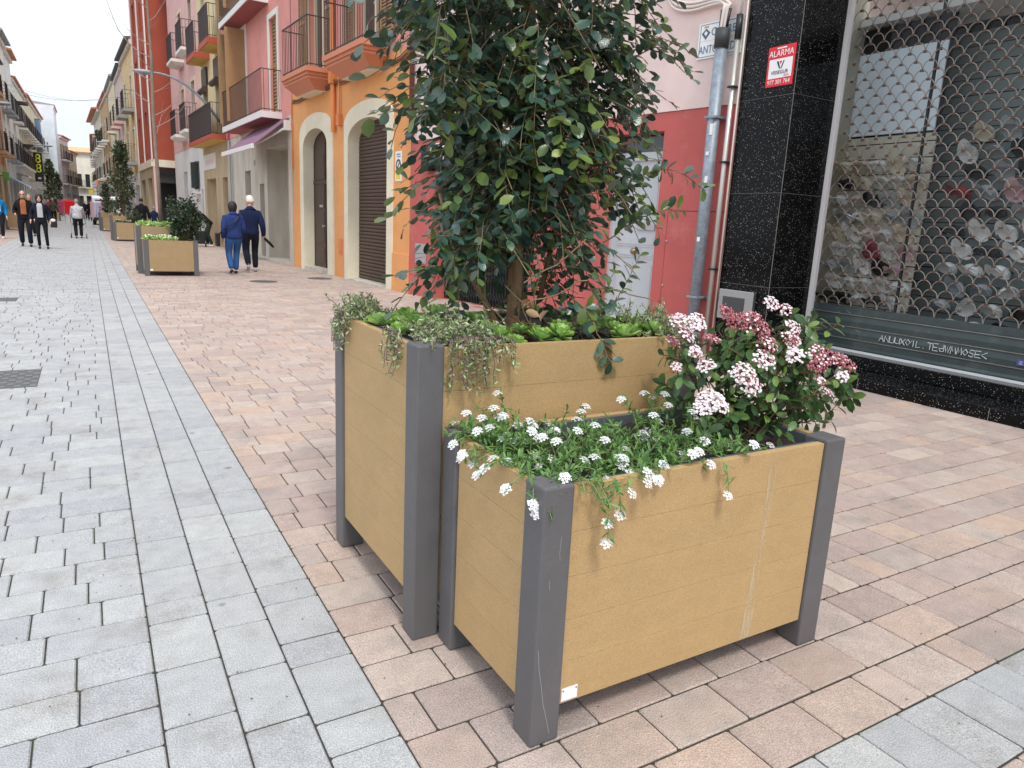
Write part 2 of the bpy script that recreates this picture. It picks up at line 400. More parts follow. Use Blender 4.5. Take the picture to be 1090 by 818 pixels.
# pale drip streak and small rust stain on the low planter's front
# small things lying about: dry leaves, bits of grit, weeds in the joints, scratches on the near post
def weeds():
    r = random.Random(77); e = MB()
    for k in range(46):
        if r.random() < .5: x = .657; y = r.uniform(.9, 5)
        else: x = r.uniform(1.5, 4.5); y = 1.024+.187*r.randint(-1,6)-(.0 if r.random() < .7 else .0)
        if .8 < x < 2.2 and 1.3 < y < 3.0: continue
        for j in range(r.randint(3,8)):
            a = r.uniform(0,6.3); q = r.uniform(.004,.02); px_, py_ = x+r.uniform(-.012,.012), y+r.uniform(-.004,.004); e.add([(px_-.002,py_,-.008),(px_+.002,py_,-.008),(px_+math.cos(a)*q,py_+math.sin(a)*q*.5,r.uniform(.001,.009))], [(0,1,2)])
    tag(e.build('joint_weeds', mat('moss_green', rgb(92,116,54), rough=.9), fixn=False), 'tiny green weeds growing in the paving joints', 'weeds', kind='stuff')
    g = MB()
    for k in range(900):
        x, y = r.uniform(-2.4,5.5), r.uniform(.7,8)
        s = r.uniform(.001,.003); a = r.uniform(0,3); g.add([(x-s,y-s*.5,.0035),(x+s,y-s,.0035),(x+s*.6,y+s,.0055),(x-s,y+s*.7,.0035)], [(0,1,2,3)])
    tag(g.build('grit', mat('dark_grit', rgb(84,76,68), rough=.9), fixn=False), 'scattered specks of grit on the paving', 'grit', kind='stuff')
weeds()
def gscratch(mb, pts, y, w_): 
    for a, b in zip(pts[:-1], pts[1:]): mb.add([(a[0]-w_,y,a[1]),(a[0]+w_,y,a[1]),(b[0]+w_,y,b[1]),(b[0]-w_,y,b[1])], [(0,1,2,3)])
sm_ = MB(); gscratch(sm_, [(.010,.30),(.016,.24),(.026,.19),(.036,.13),(.052,.07),(.062,.03)], -.0006, .0007); gscratch(sm_, [(.03,.5),(.034,.47)], -.0006, .0006); gscratch(sm_, [(.06,.62),(.058,.57),(.061,.55)], -.0006, .0005)
sm_.build('scratch', mat('pale_scratch', rgb(156,158,160), rough=.6), NEAR_SMALL, fixn=False)
st = MB(); 
pts = [(.850,.70),(.885,.70),(.880,.5),(.872,.35),(.866,.2),(.858,.105),(.81,.105),(.826,.25),(.84,.42)]
st.add([(a, .0112, b) for a, b in pts], [tuple(range(len(pts)))]); 
stm = bpy.data.materials.new('dried_drip'); stm.use_nodes = True
b_ = stm.node_tree.nodes['Principled BSDF']; b_.inputs['Base Color'].default_value = rgb(214,196,160); b_.inputs['Roughness'].default_value = .7
t_ = stm.node_tree.nodes.new('ShaderNodeTexCoord'); z_ = stm.node_tree.nodes.new('ShaderNodeTexNoise'); z_.inputs['Scale'].default_value = 26; z_.inputs['Detail'].default_value = 6
mp_ = stm.node_tree.nodes.new('ShaderNodeMapping'); mp_.inputs['Scale'].default_value = (3,1,.35)
r_ = stm.node_tree.nodes.new('ShaderNodeMapRange'); r_.inputs['From Min'].default_value = .42; r_.inputs['From Max'].default_value = .7; r_.inputs['To Max'].default_value = .75
stm.node_tree.links.new(t_.outputs['Object'], mp_.inputs[0]); stm.node_tree.links.new(mp_.outputs[0], z_.inputs['Vector']); stm.node_tree.links.new(z_.outputs['Fac'], r_.inputs[0]); stm.node_tree.links.new(r_.outputs[0], b_.inputs['Alpha'])
st.build('drip_stain', stm, NEAR_SMALL)
# ------------------------------------------------------------------ right-hand buildings
def stucco(name, col, **k):
    a = dict(rough=.85, var=.10, vscale=1.3, bump=.25, bscale=70, spec=.2); a.update(k); return mat(name, col, **a)
M_ORANGE = stucco('orange_stucco', rgb(222,158,102), var=.10, dirt=rgb(212,160,114), dirt_scale=1.4)
M_ORANGE2 = stucco('salmon_stucco', rgb(208,120,104))
M_CREAM = stucco('cream_surround', rgb(222,214,190))
M_CORAL = stucco('coral_stucco', rgb(186,98,94), dirt=rgb(200,128,120), dirt_scale=1.8, var=.08)
M_PALEPINK = stucco('pale_pink_stucco', rgb(224,202,196), dirt=rgb(214,182,174), dirt_scale=1.2)
M_ROSE = stucco('rose_stucco', rgb(216,148,138), dirt=rgb(206,154,144), dirt_scale=.7)
M_YELLOW = stucco('yellow_stucco', rgb(222,204,158))
M_WHITE = stucco('white_stucco', rgb(226,224,220), var=.08)
M_STONE = stucco('beige_stone_cladding', rgb(186,168,138), var=.22, vscale=2.5, stretch=(1,1,.2), rough=.6)
M_STONE2 = stucco('pale_travertine', rgb(192,186,172), var=.22, vscale=2.2, stretch=(1,1,.25), rough=.6)
M_BRICKRED = stucco('brick_red_stucco', rgb(164,82,64))
M_PINK2 = stucco('light_rose_stucco', rgb(222,180,174))
M_TERRA = mat('terracotta_trim', rgb(200,128,96), rough=.7, var=.06)
M_BROWNSH = mat('brown_roller_shutter', rgb(74,56,48), rough=.45, var=.05)
M_DARKWOOD = mat('dark_brown_door', rgb(70,54,46), rough=.5, var=.12, stretch=(1,1,.2), vscale=14)
M_RAIL = mat('dark_railing_iron', rgb(62,52,52), rough=.5)
M_SHUT = mat('tan_louvre', rgb(160,126,88), rough=.6, var=.08)
M_BEIGEFR = mat('beige_door_frame', rgb(214,200,170), rough=.6)
M_GLASSD = mat('dark_window_glass', rgb(52,58,62), rough=.08, spec=.8)
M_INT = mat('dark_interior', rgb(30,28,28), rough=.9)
M_PIPE = mat('orange_painted_pipe', rgb(214,134,78), rough=.6)
M_CABLE = mat('brown_cable', rgb(112,72,50), rough=.6)
M_CABLEW = mat('white_cable', rgb(212,200,192), rough=.5)
M_SCREEN = mat('brown_balcony_screen', rgb(96,78,74), rough=.7, var=.1, stretch=(6,1,.3), vscale=8)
M_BLACK = mat('black_plastic', rgb(28,30,32), rough=.45)
M_REDTRIM = mat('red_slab_edge', rgb(172,78,56), rough=.7)
M_METER = mat('grey_metal_cover', rgb(176,178,180), rough=.4, metal=.4, var=.06)
M_SIGNW = mat('white_sign', rgb(232,232,228), rough=.4)
M_BLUEGREY = mat('faded_blue_paint', rgb(112,140,168), rough=.5)
M_YEL = mat('yellow_paint', rgb(232,204,60), rough=.5)
def part(e, name, m_, fn, **k):
    mb = MB(); fn(mb); return mb.build(name, m_, e, **k)
def B(*a): return lambda m_: m_.box(*a)

# ---- orange building: local x from P1 (near) to P2 (far); u(photo) = 7.39 - x
OB = frame('orange_building', P1, P2, label='orange stucco house with two arched cream doorways and terracotta balconies', cat='building')
X = lambda u: 7.39-u
wl = MB()
wall(wl, 0, 7.39, 0, 4.5, [(X(6.45)-.12, X(4.1), .0, 3.55, .5), (X(3.0), X(.80), .0, 3.55, .5)])
wl.build('wall', M_ORANGE, OB)
# upper wall: salmon right part above the cable line
wu = MB()
dz0, dz1 = 4.72, 7.3
wall(wu, 0, 7.39, 4.5, 8.6, [(X(6.05), X(4.65), dz0, dz1, .22), (X(2.75), X(1.5), dz0, dz1, .22)])
wu.quad((0,0,0),(0,-6,0),(0,-6,8.6),(0,0,8.6)); wu.quad((7.39,0,0),(7.39,-6,0),(7.39,-6,8.6),(7.39,0,8.6)); wu.quad((0,-6,0),(7.39,-6,0),(7.39,-6,8.6),(0,-6,8.6))
wu.build('upper_wall', M_ROSE, OB)
part(OB, 'roof', M_TERRA, B(0, 7.39, -6, .5, 8.6, 8.85))
# plinth course (slightly proud, as the painted base band of the photo)
part(OB, 'base_band', M_ORANGE, B(0, X(6.62)-.005, .0, .022, 0, .75), bevel=.004); part(OB, 'base_band', M_ORANGE, B(X(.66), 7.39, 0, .022, 0, 1.69), bevel=.004)
for (xl, xr, xo0, xo1, zs, zt, zos, zot, rec, nm) in ((X(6.36), X(4.2), X(6.62), X(3.96), 3.05, 3.45, 3.38, 3.80, .26, 'a'), (X(2.80), X(.98), X(3.22), X(.68), 3.08, 3.5, 3.38, 3.86, .26, 'b')):
    inn, ou = arch_ring(xl, xr, 0, zs, zt, xo0, xo1, zos, zot)
    mb = MB(); ring_mesh(mb, inn, ou, -.24, .035); s_ = mb.build('door_surround', M_CREAM, OB)
    mb = MB(); mb.box(xl, xr, -.5, .04, -.01, .035 if nm == 'a' else .09); mb.build('threshold', M_STONE2, OB, bevel=.004)
    # inner shaped panel
    def arched(y, z0, a, b, zs_, zt_, mb, th):
        n = 14; pl = [(a, z0)]+[((a+b)/2-(b-a)/2*math.cos(PI*i/n), zs_+(zt_-zs_)*math.sin(PI*i/n)) for i in range(n+1)]+[(b, z0)]
        return mb.prism(pl, 'y', y-th, y)
    if nm == 'a':
        sh = MB(); z = .04; k = 0
        cx = (xl+xr)/2
        while z < zt-.02:
            zz = min(z+.076, zt)
            def half(zq):
                if zq <= zs: return (xr-xl)/2
                return (xr-xl)/2*math.sqrt(max(0, 1-((zq-zs)/(zt-zs))**2))
            hw = half(zz-.01)
            if hw > .02:
                sh.prism([(-.25, z+.002), (-.232, z+.02), (-.229, z+.045), (-.236, zz-.004), (-.25, zz-.002)], 'x', cx-hw, cx+hw)
            z = zz
        sh.build('roller_shutter', M_BROWNSH, OB)
    else:
        mb = MB(); arched(-.25, .09, xl, xr, zs, zt, mb, .04); dr = mb.build('door', M_DARKWOOD, OB)
        mb = MB()
        xm = (xl+xr)/2
        for a, b in ((xl+.06, xm-.03), (xm+.03, xr-.06)):
            for c, d in ((.2,.62), (.72,1.5), (1.6,2.2), (2.3, 2.95)):
                mb.box(a+.06, b-.06, -.25, -.236, c, d)
        mb.box(xm-.02, xm+.02, -.25, -.228, .09, 3.4); mb.box(xl, xr, -.25, -.225, 2.2, 2.28)
        mb.build('door_panel', M_DARKWOOD, dr, bevel=.004)
        mb = MB(); mb.tube([(xm+.1,-.25,1.15),(xm+.1,-.19,1.15)], .03, 10); mb.box(xm+.2, xm+.45, -.25, -.234, 1.62, 1.68); mb.build('handle', M_METER, dr)
part(OB, 'drain_pipe', M_PIPE, lambda m_: (m_.tube([(X(3.36), .07, 8.5), (X(3.36), .07, 3.3)], .055, 10), m_.tube([(X(3.72), .05, 4.9), (X(3.72), .05, 3.62)], .022, 8), m_.box(X(3.36)-.08, X(3.36)+.08, .0, .15, 4.35, 4.6), m_.box(X(3.80), X(3.62), 0, .1, 3.42, 3.66)), smooth=False)
part(OB, 'vent_cover', M_PIPE, lambda m_: (m_.box(X(3.78), X(3.5), 0, .012, .55, .9), m_.box(X(3.72), X(3.56), .012, .018, .6, .85)))
def cable_run(e, name, pts, n, m_, sp=.03, r=.012, seed=1):
    rr = random.Random(seed); mb = MB()
    for k in range(n):
        oz = (k-n/2)*sp; P = []
        for i in range(len(pts)-1):
            for t in range(6):
                f = t/6; a = Vector(pts[i]); b = Vector(pts[i+1]); p = a.lerp(b, f); p.z += oz-.04*math.sin(PI*f)*(1+.4*k)+rr.uniform(-.008,.008); p.y += rr.uniform(0,.012)+.012*k; P.append(p)
        P.append(Vector(pts[-1])+Vector((0,0,oz)))
        mb.tube(P, r, 5)
    return mb.build(name, m_, e, smooth=True)
cable_run(OB, 'cable', [(-.05,.03,4.42), (1.2,.03,4.36), (2.6,.03,4.40), (3.9,.03,4.38), (5.6,.03,4.36), (7.3,.03,4.33)], 4, M_CABLE, .035)
cable_run(OB, 'cable', [(7.33,.03,4.3), (7.33,.03,3.5), (7.31,.03,2.6)], 2, M_PIPE, .01)
for (a, b, nm) in ((4.2, 6.42, 0), (1.08, 3.1, 1)):
    x0, x1 = X(b), X(a)
    def slab(m_):
        # stepped mould: overhanging layers over a sloped cove
        for (ins, z0, z1) in ((0, 4.60, 4.70), (.04, 4.53, 4.60), (.07, 4.47, 4.53)):
            m_.box(x0+ins, x1-ins, .0, .6-ins, z0, z1)
        i0, i1 = .08, .3
        m_.add([(x0+i0,0,4.47),(x1-i0,0,4.47),(x1-i0,.6-i0,4.47),(x0+i0,.6-i0,4.47),(x0+i1,0,4.26),(x1-i1,0,4.26),(x1-i1,.6-i1,4.26),(x0+i1,.6-i1,4.26)],
               [(4,5,6,7),(0,1,5,4),(1,2,6,5),(2,3,7,6),(3,0,4,7)])
    bal = part(OB, 'balcony', M_TERRA, slab)
    part(bal, 'soffit', M_CREAM, B(x0+.31, x1-.31, 0, .29, 4.25, 4.262))
    part(bal, 'railing', M_RAIL, lambda m_: railing(m_, x0+.05, x1-.05, 4.70, 5.78, .0, .55, step=.125))
    da, db = (X(6.05), X(4.65)) if nm == 0 else (X(2.75), X(1.5))
    fr = part(OB, 'balcony_door', M_BEIGEFR, lambda m_: (m_.box(da-.16, da, 0, .025, 4.70, dz1+.15), m_.box(db, db+.16, 0, .025, 4.70, dz1+.15), m_.box(da, db, 0, .025, dz1, dz1+.15), m_.box(da, da+.06, -.2, -.13, dz0, dz1), m_.box(db-.06, db, -.2, -.13, dz0, dz1), m_.box((da+db)/2-.04, (da+db)/2+.04, -.2, -.13, dz0, dz1)))
    part(fr, 'pane', M_GLASSD, B(da, db, -.21, -.19, dz0, dz1))
    part(fr, 'shutter', M_SHUT, lambda m_: shutter_leaf(m_, da-.62, da-.02, dz0, dz1, .04)); part(fr, 'shutter', M_SHUT, lambda m_: shutter_leaf(m_, db+.02, db+.62, dz0, dz1, .04))
sgn = empty('parking_sign', (0,0,0), 0, 'white no-parking plate beside the brown roller shutter on the orange wall', 'sign')
sgn.parent = None; sgn.matrix_world = OB.matrix_world
bpy.context.view_layer.update(); sgn.location = OB.location; sgn.rotation_euler = OB.rotation_euler
part(sgn, 'plate', M_SIGNW, B(X(7.02), X(6.72), .002, .012, 2.13, 2.69), bevel=.02*0+.003)
def disc_ring(m_, cx, cz, r0, r1, y0, y1, n=28, a0=0, a1=2*PI):
    inn = [(cx+r0*math.cos(a0+(a1-a0)*i/n), cz+r0*math.sin(a0+(a1-a0)*i/n)) for i in range(n+1)]; ou = [(cx+r1*math.cos(a0+(a1-a0)*i/n), cz+r1*math.sin(a0+(a1-a0)*i/n)) for i in range(n+1)]
    ring_mesh(m_, inn, ou, y0, y1)
cx = (X(7.02)+X(6.72))/2
def symb(m_):
    disc_ring(m_, cx, 2.43, .075, .115, .012, .015)
    m_.add([(cx+.085,.0155,2.37),(cx+.06,.0155,2.345),(cx-.085,.0155,2.49),(cx-.06,.0155,2.515)], [(0,1,2,3)])
part(sgn, 'prohibition_symbol', mat('dark_blue_grey_print', rgb(58,66,76), rough=.5), symb)
part(sgn, 'print_lines', M_BLUEGREY, lambda m_: (m_.box(cx-.09, cx+.09, .012, .014, 2.62, 2.645), m_.box(cx-.1, cx+.06, .012, .014, 2.58, 2.6)))
part(sgn, 'yellow_patch', M_YEL, B(cx-.1, cx+.1, .012, .014, 2.17, 2.27))

# ---- coral / pale pink building: local x from P0 (near) to P1 (far); u(photo)=7.077-x' where x' local
CB = frame('coral_building', P0, P1, label='pale pink house with a coral painted ground floor and grey panelled door', cat='building')
LB = (P1-P0).length
XX = lambda u: LB-u
wl = MB(); wall(wl, 0, LB, 0, 2.84, [(XX(6.05), XX(5.12), .0, 2.62, .22), (XX(3.6), XX(.86), 0, 2.42, .35)]); wl.build('ground_floor_wall', M_CORAL, CB)
wu = MB(); wall(wu, 0, LB, 2.84, 9.0, [(XX(2.3), XX(1.3), 3.1, 4.7, .2), (XX(6.0), XX(4.8), 5.2, 7.2, .2)], y=.012)
wu.quad((0,0,0),(0,-6,0),(0,-6,9),(0,0,9)); wu.quad((LB,0,0),(LB,-6,0),(LB,-6,9),(LB,0,9)); wu.quad((0,-6,0),(LB,-6,0),(LB,-6,9),(0,-6,9))
wu.build('upper_wall', M_PALEPINK, CB)
part(CB, 'roof', M_TERRA, B(0, LB, -6, .5, 9.0, 9.25))
a, b = XX(6.05), XX(5.12)
M_GDOOR = mat('grey_painted_door', rgb(186,192,196), rough=.45, var=.03)
dr = part(CB, 'door', M_GDOOR, B(a+.05, b-.05, -.22, -.18, .12, 2.3))
def pan(m_):
    w0, w1 = a+.13, b-.13; xm = (w0+w1)/2
    for (c, d, e_, f_) in ((w0, xm-.03, .28, 1.0), (xm+.03, w1, .28, 1.0), (w0, w1, 1.2, 1.36), (w0, xm-.03, 1.62, 2.1), (xm+.03, w1, 1.62, 2.1), (w0, w1, 1.05, 1.14)):
        m_.box(c, d, -.18, -.172, e_, f_); m_.box(c+.03, d-.03, -.172, -.166, e_+.03, f_-.03)
part(dr, 'door_panel', M_GDOOR, pan, bevel=.003)
part(dr, 'letter_slot', M_METER, B(a+.16, a+.46, -.18, -.155, 1.42, 1.5), bevel=.004)
part(dr, 'door_knob', mat('aged_brass', rgb(150,130,96), rough=.3, metal=.9), lambda m_: (m_.sphere((a+.45, -.12, 1.14), .045, 14, 10), m_.tube([(a+.45,-.18,1.14),(a+.45,-.14,1.14)], .02, 10)), smooth=True)
part(CB, 'door_frame', M_GDOOR, lambda m_: (m_.box(a, a+.05, -.22, -.14, .0, 2.4), m_.box(b-.05, b, -.22, -.14, 0, 2.4), m_.box(a+.05, b-.05, -.22, -.14, 2.3, 2.4)))
part(CB, 'transom_glass', M_GLASSD, B(a, b, -.2, -.18, 2.4, 2.62)); part(CB, 'threshold', M_STONE2, B(a, b, -.22, .02, 0, .12))
# meter cupboard outline in the coral wall
part(CB, 'cupboard_door', M_CORAL, lambda m_: m_.box(.03, XX(6.23), .0, .006, .08, 1.66), bevel=.002)
part(CB, 'cupboard_edge', mat('dark_coral_gap', rgb(132,52,50), rough=.9), lambda m_: (m_.box(.03, XX(6.23)+.006, 0, .004, 1.66, 1.672), m_.box(XX(6.23), XX(6.23)+.008, 0, .004, .05, 1.66)))
part(CB, 'cupboard_hinge', M_METER, lambda m_: (m_.sphere((XX(6.25), .012, 1.3), .014, 8, 6), m_.sphere((XX(6.25), .012, .75), .014, 8, 6)))
# shop entrance with folding grille
a, b = XX(3.6), XX(.86)
part(CB, 'shop_interior', M_INT, B(a, b, -.36, -.35, 0, 2.42))
def grille(m_):
    n = 34
    for i in range(n+1):
        x_ = a+(b-a)*i/n; m_.box(x_-.008, x_+.008, -.28, -.26, .02, 2.4)
    for r0 in range(8):
        for i in range(n):
            x_ = a+(b-a)*i/n; d_ = (b-a)/n; z_ = .1+r0*.29
            m_.tube([(x_,-.255,z_),(x_+d_,-.255,z_+.14)], .005, 4, False); m_.tube([(x_+d_,-.25,z_),(x_,-.25,z_+.14)], .005, 4, False)
part(CB, 'folding_grille', M_BLACK, grille)
fa = part(CB, 'shop_fascia', M_BLACK, B(a-.05, b+.05, .002, .06, 2.32, 2.62))
part(CB, 'fascia_strip', M_SIGNW, B(a-.05, b+.05, .002, .09, 2.62, 2.74), bevel=.004)
text('fascia_lettering', 'ON', .2, M_SIGNW, fa, (XX(1.35), .064, 2.47), (PI/2, 0, PI), .002)
def wbox(e):
    part(e, 'window_frame', M_BEIGEFR, lambda m_: (m_.box(XX(2.3), XX(2.3)+.07, -.18, -.1, 3.1, 4.7), m_.box(XX(1.3)-.07, XX(1.3), -.18, -.1, 3.1, 4.7), m_.box(XX(1.83), XX(1.77), -.18, -.1, 3.1, 4.7)))
    part(e, 'pane', M_GLASSD, B(XX(2.3), XX(1.3), -.2, -.17, 3.1, 4.7))
wd = part(CB, 'window', M_TERRA, lambda m_: m_.box(XX(2.42), XX(1.18), .012, .14, 2.92, 3.08), bevel=.01); wbox(wd)
part(wd, 'window_bars', M_RAIL, lambda m_: ([m_.tube([(XX(2.3)+.1*i, .06, 3.1), (XX(2.3)+.1*i, .06, 4.7)], .008, 5) for i in range(11)], m_.box(XX(2.32), XX(1.28), .05, .07, 3.15, 3.18), m_.box(XX(2.32), XX(1.28), .05, .07, 4.1, 4.13)))
part(CB, 'meter_cover', M_METER, lambda m_: (m_.box(XX(.62), XX(.25), .0, .02, .62, .98), m_.box(XX(.59), XX(.28), .02, .026, .65, .95)), bevel=.003)
part(CB, 'alarm_box', M_BLACK, B(XX(.86), XX(.62), 0, .16, 2.28, 2.62), bevel=.01)
part(CB, 'alarm_label', M_YEL, B(XX(.619), XX(.605), .02, .14, 2.34, 2.58))
part(CB, 'rain_pipe', mat('maroon_pipe', rgb(118,58,54), rough=.5), lambda m_: m_.tube([(XX(.1), .06, 9), (XX(.1), .06, 2.86)], .045, 8), smooth=True)
# galvanised pole and companions against the wall
M_GALV = mat('galvanised_steel', rgb(136,146,156), rough=.5, metal=.35, var=.25, vscale=16, spec=.5)
fr0 = CB
def on(e, name, fn, m_, label, cat, **k):
    o = empty(name, e.location, e.rotation_euler[2], label, cat); return o
pole = empty('cable_pole', CB.location, CB.rotation_euler[2], 'thick galvanised cable pole standing in front of the coral wall', 'pole')
pole.location = CB.location
part(pole, 'tube', M_GALV, lambda m_: m_.tube([(.22,.13,0),(.22,.13,3.48)], .068, 20), smooth=True)
part(pole, 'cap', mat('dark_rubber_cap', rgb(58,60,60), rough=.6), lambda m_: (m_.tube([(.22,.13,3.42),(.22,.13,3.62)], [.078,.082], 20)), smooth=True)
for z in (.66, 2.68): part(pole, 'bracket', M_GALV, lambda m_: (m_.box(.14, .30, .0, .205, z, z+.025), m_.box(.10,.14,.0,.03,z-.01,z+.035)), bevel=.003)
part(pole, 'sticker_remnant', M_SIGNW, lambda m_: [m_.box(.19+dx, .23+dx, .197, .2, z, z+h) for dx, z, h in ((-.02,2.5,.12), (0,2.28,.04), (-.02,1.98,.07), (0,1.32,.05))])
cb2 = MB()
for k, (dx, dy) in enumerate(((0,0), (.02,.02), (-.02,.01))):
    P = [(.22+dx,.13+dy,3.55), (.2+dx,.13+dy,3.85), (.2+dx*2,.1,3.86), (.35,.06,3.93+.03*k), (.75,.05,3.90+.04*k), (1.05,.05,3.98+.05*k), (1.2,.04,4.3+.05*k), (1.25,.04,5.2)]
    Q = []
    for i in range(len(P)-1):
        for t in range(4): Q.append(Vector(P[i]).lerp(Vector(P[i+1]), t/4))
    Q.append(Vector(P[-1]))
    for _ in range(3): Q = [Q[0]]+[(Q[i-1]+Q[i]*2+Q[i+1])/4 for i in range(1, len(Q)-1)]+[Q[-1]]
    cb2.tube(Q, .017, 8)
cb2.build('cable', M_CABLEW, pole, smooth=True)
part(pole, 'cable', M_BLACK, lambda m_: [m_.tube([(.22+d,.13,3.6),(.21+d*1.4,.12,3.82)], .02, 8) for d in (-.035, 0, .035)], smooth=True)
con = empty('conduit', CB.location, CB.rotation_euler[2], 'thin pale steel conduit beside the thick cable pole', 'pipe')
part(con, 'tube', mat('pale_steel_conduit', rgb(190,188,180), rough=.35, metal=.5), lambda m_: m_.tube([(.06,.07,0),(.06,.07,3.55)], .028, 12), smooth=True)
part(con, 'cap', M_BLACK, lambda m_: m_.tube([(.06,.07,3.5),(.06,.07,3.75)], .036, 12), smooth=True)
for z in (1.0, 2.2, 3.0): part(con, 'clip', M_BLACK, B(.02,.1,0,.11,z,z+.02))
part(con, 'cable', M_CABLEW, lambda m_: (m_.tube([(-.0,.03,0),(-.0,.03,4.3)], .011, 6), m_.tube([(.06,.07,3.7),(.04,.06,4.1),(.12,.08,4.25),(.16,.06,4.0),(.06,.05,3.95)], .014, 6)), smooth=True)
# street name plate
sn = empty('street_name_plate', CB.location, CB.rotation_euler[2], 'tiled white street name plate behind the cable pole on the pale pink wall', 'street sign')
part(sn, 'plate', M_SIGNW, B(-.0+.03, .62, .014, .03, 3.37, 3.75))
part(sn, 'border', M_BLUEGREY, lambda m_: (m_.box(.05,.6,.03,.032,3.385,3.393), m_.box(.05,.6,.03,.032,3.727,3.735), m_.box(.592,.6,.03,.032,3.393,3.727), m_.box(.05,.058,.03,.032,3.393,3.727)))
part(sn, 'tile_joint', mat('pale_joint', rgb(196,200,204)), B(.058,.592,.03,.0315,3.555,3.559))
part(sn, 'crest', mat('slate_blue_print', rgb(78,96,118)), lambda m_: (m_.add([(.52,.032,3.71-.02),(.46,.032,3.64),(.52,.032,3.57),(.58,.032,3.64)], [(0,1,2,3)])))
part(sn, 'crest_centre', M_SIGNW, lambda m_: (m_.add([(.52,.0335,3.665),(.495,.0335,3.64),(.52,.0335,3.61),(.545,.0335,3.64)], [(0,1,2,3)])))
part(sn, 'crown', mat('ochre_print', rgb(196,160,70)), B(.49,.55,.031,.033,3.697,3.715))
mt_ = mat('blue_grey_lettering', rgb(92,126,156))
text('lettering', 'CARRER', .12, mt_, sn, (.25, .033, 3.64), (PI/2,0,PI), .001, sx=.9)
text('lettering', 'ANTO', .12, mt_, sn, (.47, .033, 3.46), (PI/2,0,PI), .001, sx=.75)
text('lettering', 'D', .12, mt_, sn, (.145, .033, 3.46), (PI/2,0,PI), .001, sx=.75)

# ---- the shop clad in black granite
def granite(name, base):
    M = mat(name, base, rough=.14, spec=.16, var=.3, vscale=3)
    n = M.node_tree; b = n.nodes['Principled BSDF']; src = b.inputs['Base Color'].links[0].from_socket
    t = n.nodes.new('ShaderNodeTexCoord'); cur = src
    for sc_, th, c_ in ((52, .115, rgb(176,178,172)), (120, .12, rgb(70,72,70)), (27, .06, rgb(206,208,202))):
        v = n.nodes.new('ShaderNodeTexVoronoi'); v.inputs['Scale'].default_value = sc_; n.links.new(t.outputs['Object'], v.inputs['Vector'])
        rp = n.nodes.new('ShaderNodeValToRGB'); rp.color_ramp.elements[0].position = th; rp.color_ramp.elements[1].position = th+.05; rp.color_ramp.elements[0].color = (1,1,1,1); rp.color_ramp.elements[1].color = (0,0,0,1)
        n.links.new(v.outputs['Distance'], rp.inputs[0]); mm = n.nodes.new('ShaderNodeMixRGB'); mm.inputs[2].default_value = c_
        n.links.new(rp.outputs[0], mm.inputs[0]); n.links.new(cur, mm.inputs[1]); cur = mm.outputs[0]
    n.links.new(cur, b.inputs['Base Color']); return M
M_GRAN = granite('black_speckled_granite', rgb(13,13,14))
M_SEAM = mat('pale_seam', rgb(128,126,120), rough=.7)
SH = empty('granite_shop', (6.35, 6.02, 0), -PI/2, 'closed shop clad in black speckled granite with a scalloped security grille', 'building')
# local x runs towards the camera (world -Y), local -y... : world X = 6.35 + ly, so ly is depth into the shop
def slabs(m_, x0, x1, y, axis='x', z0=0, zs=(.87,1.87,2.86,3.86,4.86)):
    pass
D_ = .70
sh_ = MB()
zs_ = [0,.87,1.87,2.86,3.86,4.9]
for a, b in zip(zs_[:-1], zs_[1:]):
    sh_.box(0, .72, 0, D_, a+.002, b-.002)
sh_.build('pillar', M_GRAN, SH, bevel=.003)
se = MB()
for z in zs_[1:-1]:
    se.box(.004, .716, .004, D_-.004, z-.004, z+.004)
se.box(.7165, .7215, -.0015, .001, 0, 4.9)
se.build('pillar_seam', M_SEAM, SH)
part(SH, 'upper_wall', stucco('shop_upper_stucco', rgb(200,196,188)), B(0, 9.0, 0, .3, 4.9, 9.2))
part(SH, 'fascia', M_GRAN, B(.72, 9.0, 0, .2, 4.3, 4.9))
part(SH, 'shutter_soffit', M_BLACK, B(.72, 9.0, .2, .9, 4.25, 4.3))
part(SH, 'step', M_GRAN, lambda m_: (m_.box(.72, 9.0, .012, .76, 0, .108), m_.box(.72, 9.0, .50, .76, .108, .235)), bevel=.004)
part(SH, 'step_joint', M_SEAM, lambda m_: [m_.box(x_, x_+.004, .0105, .02, 0, .106) for x_ in (1.9, 3.1, 4.3, 5.5, 6.7, 7.9)])
part(SH, 'side_wall', M_WHITE, lambda m_: (m_.box(9.0, 9.2, 0, 6, 0, 9.2), m_.box(0, 9, 5.8, 6, 0, 9.2), m_.box(0,.02,.7,5.8,4.9,9.2)))
part(SH, 'pavement_sill', M_SIGNW, B(.76, 9.0, .685, .72, .236, .262))
# solid slatted lower part of the shutter
M_SLAT = mat('dark_green_grey_slat', rgb(72,84,84), rough=.4, metal=.3, var=.15, vscale=5, dirt=rgb(108,116,112), dirt_scale=2.5)
def slatp(m_):
    z = .262
    prof = []
    zz = [.262,.30,.345,.36,.47,.485,.61,.625,.715]
    m_.prism([(.69,.262),(.685,.275),(.70,.29),(.71,.30),(.705,.36),(.695,.366),(.695,.376),(.712,.382),(.706,.43),(.712,.49),(.695,.496),(.695,.508),(.712,.514),(.706,.56),(.712,.62),(.695,.626),(.695,.64),(.712,.646),(.708,.71),(.73,.715),(.73,.262)], 'x', .76, 9.0)
SHUT = part(SH, 'security_shutter', M_SLAT, slatp)
part(SHUT, 'slat_edge', mat('worn_slat_edge', rgb(140,136,128), rough=.4, metal=.4, var=.3, vscale=6), lambda m_: [m_.box(.76, 9.0, .693, .7, z, z+.008) for z in (.368, .499, .629)])
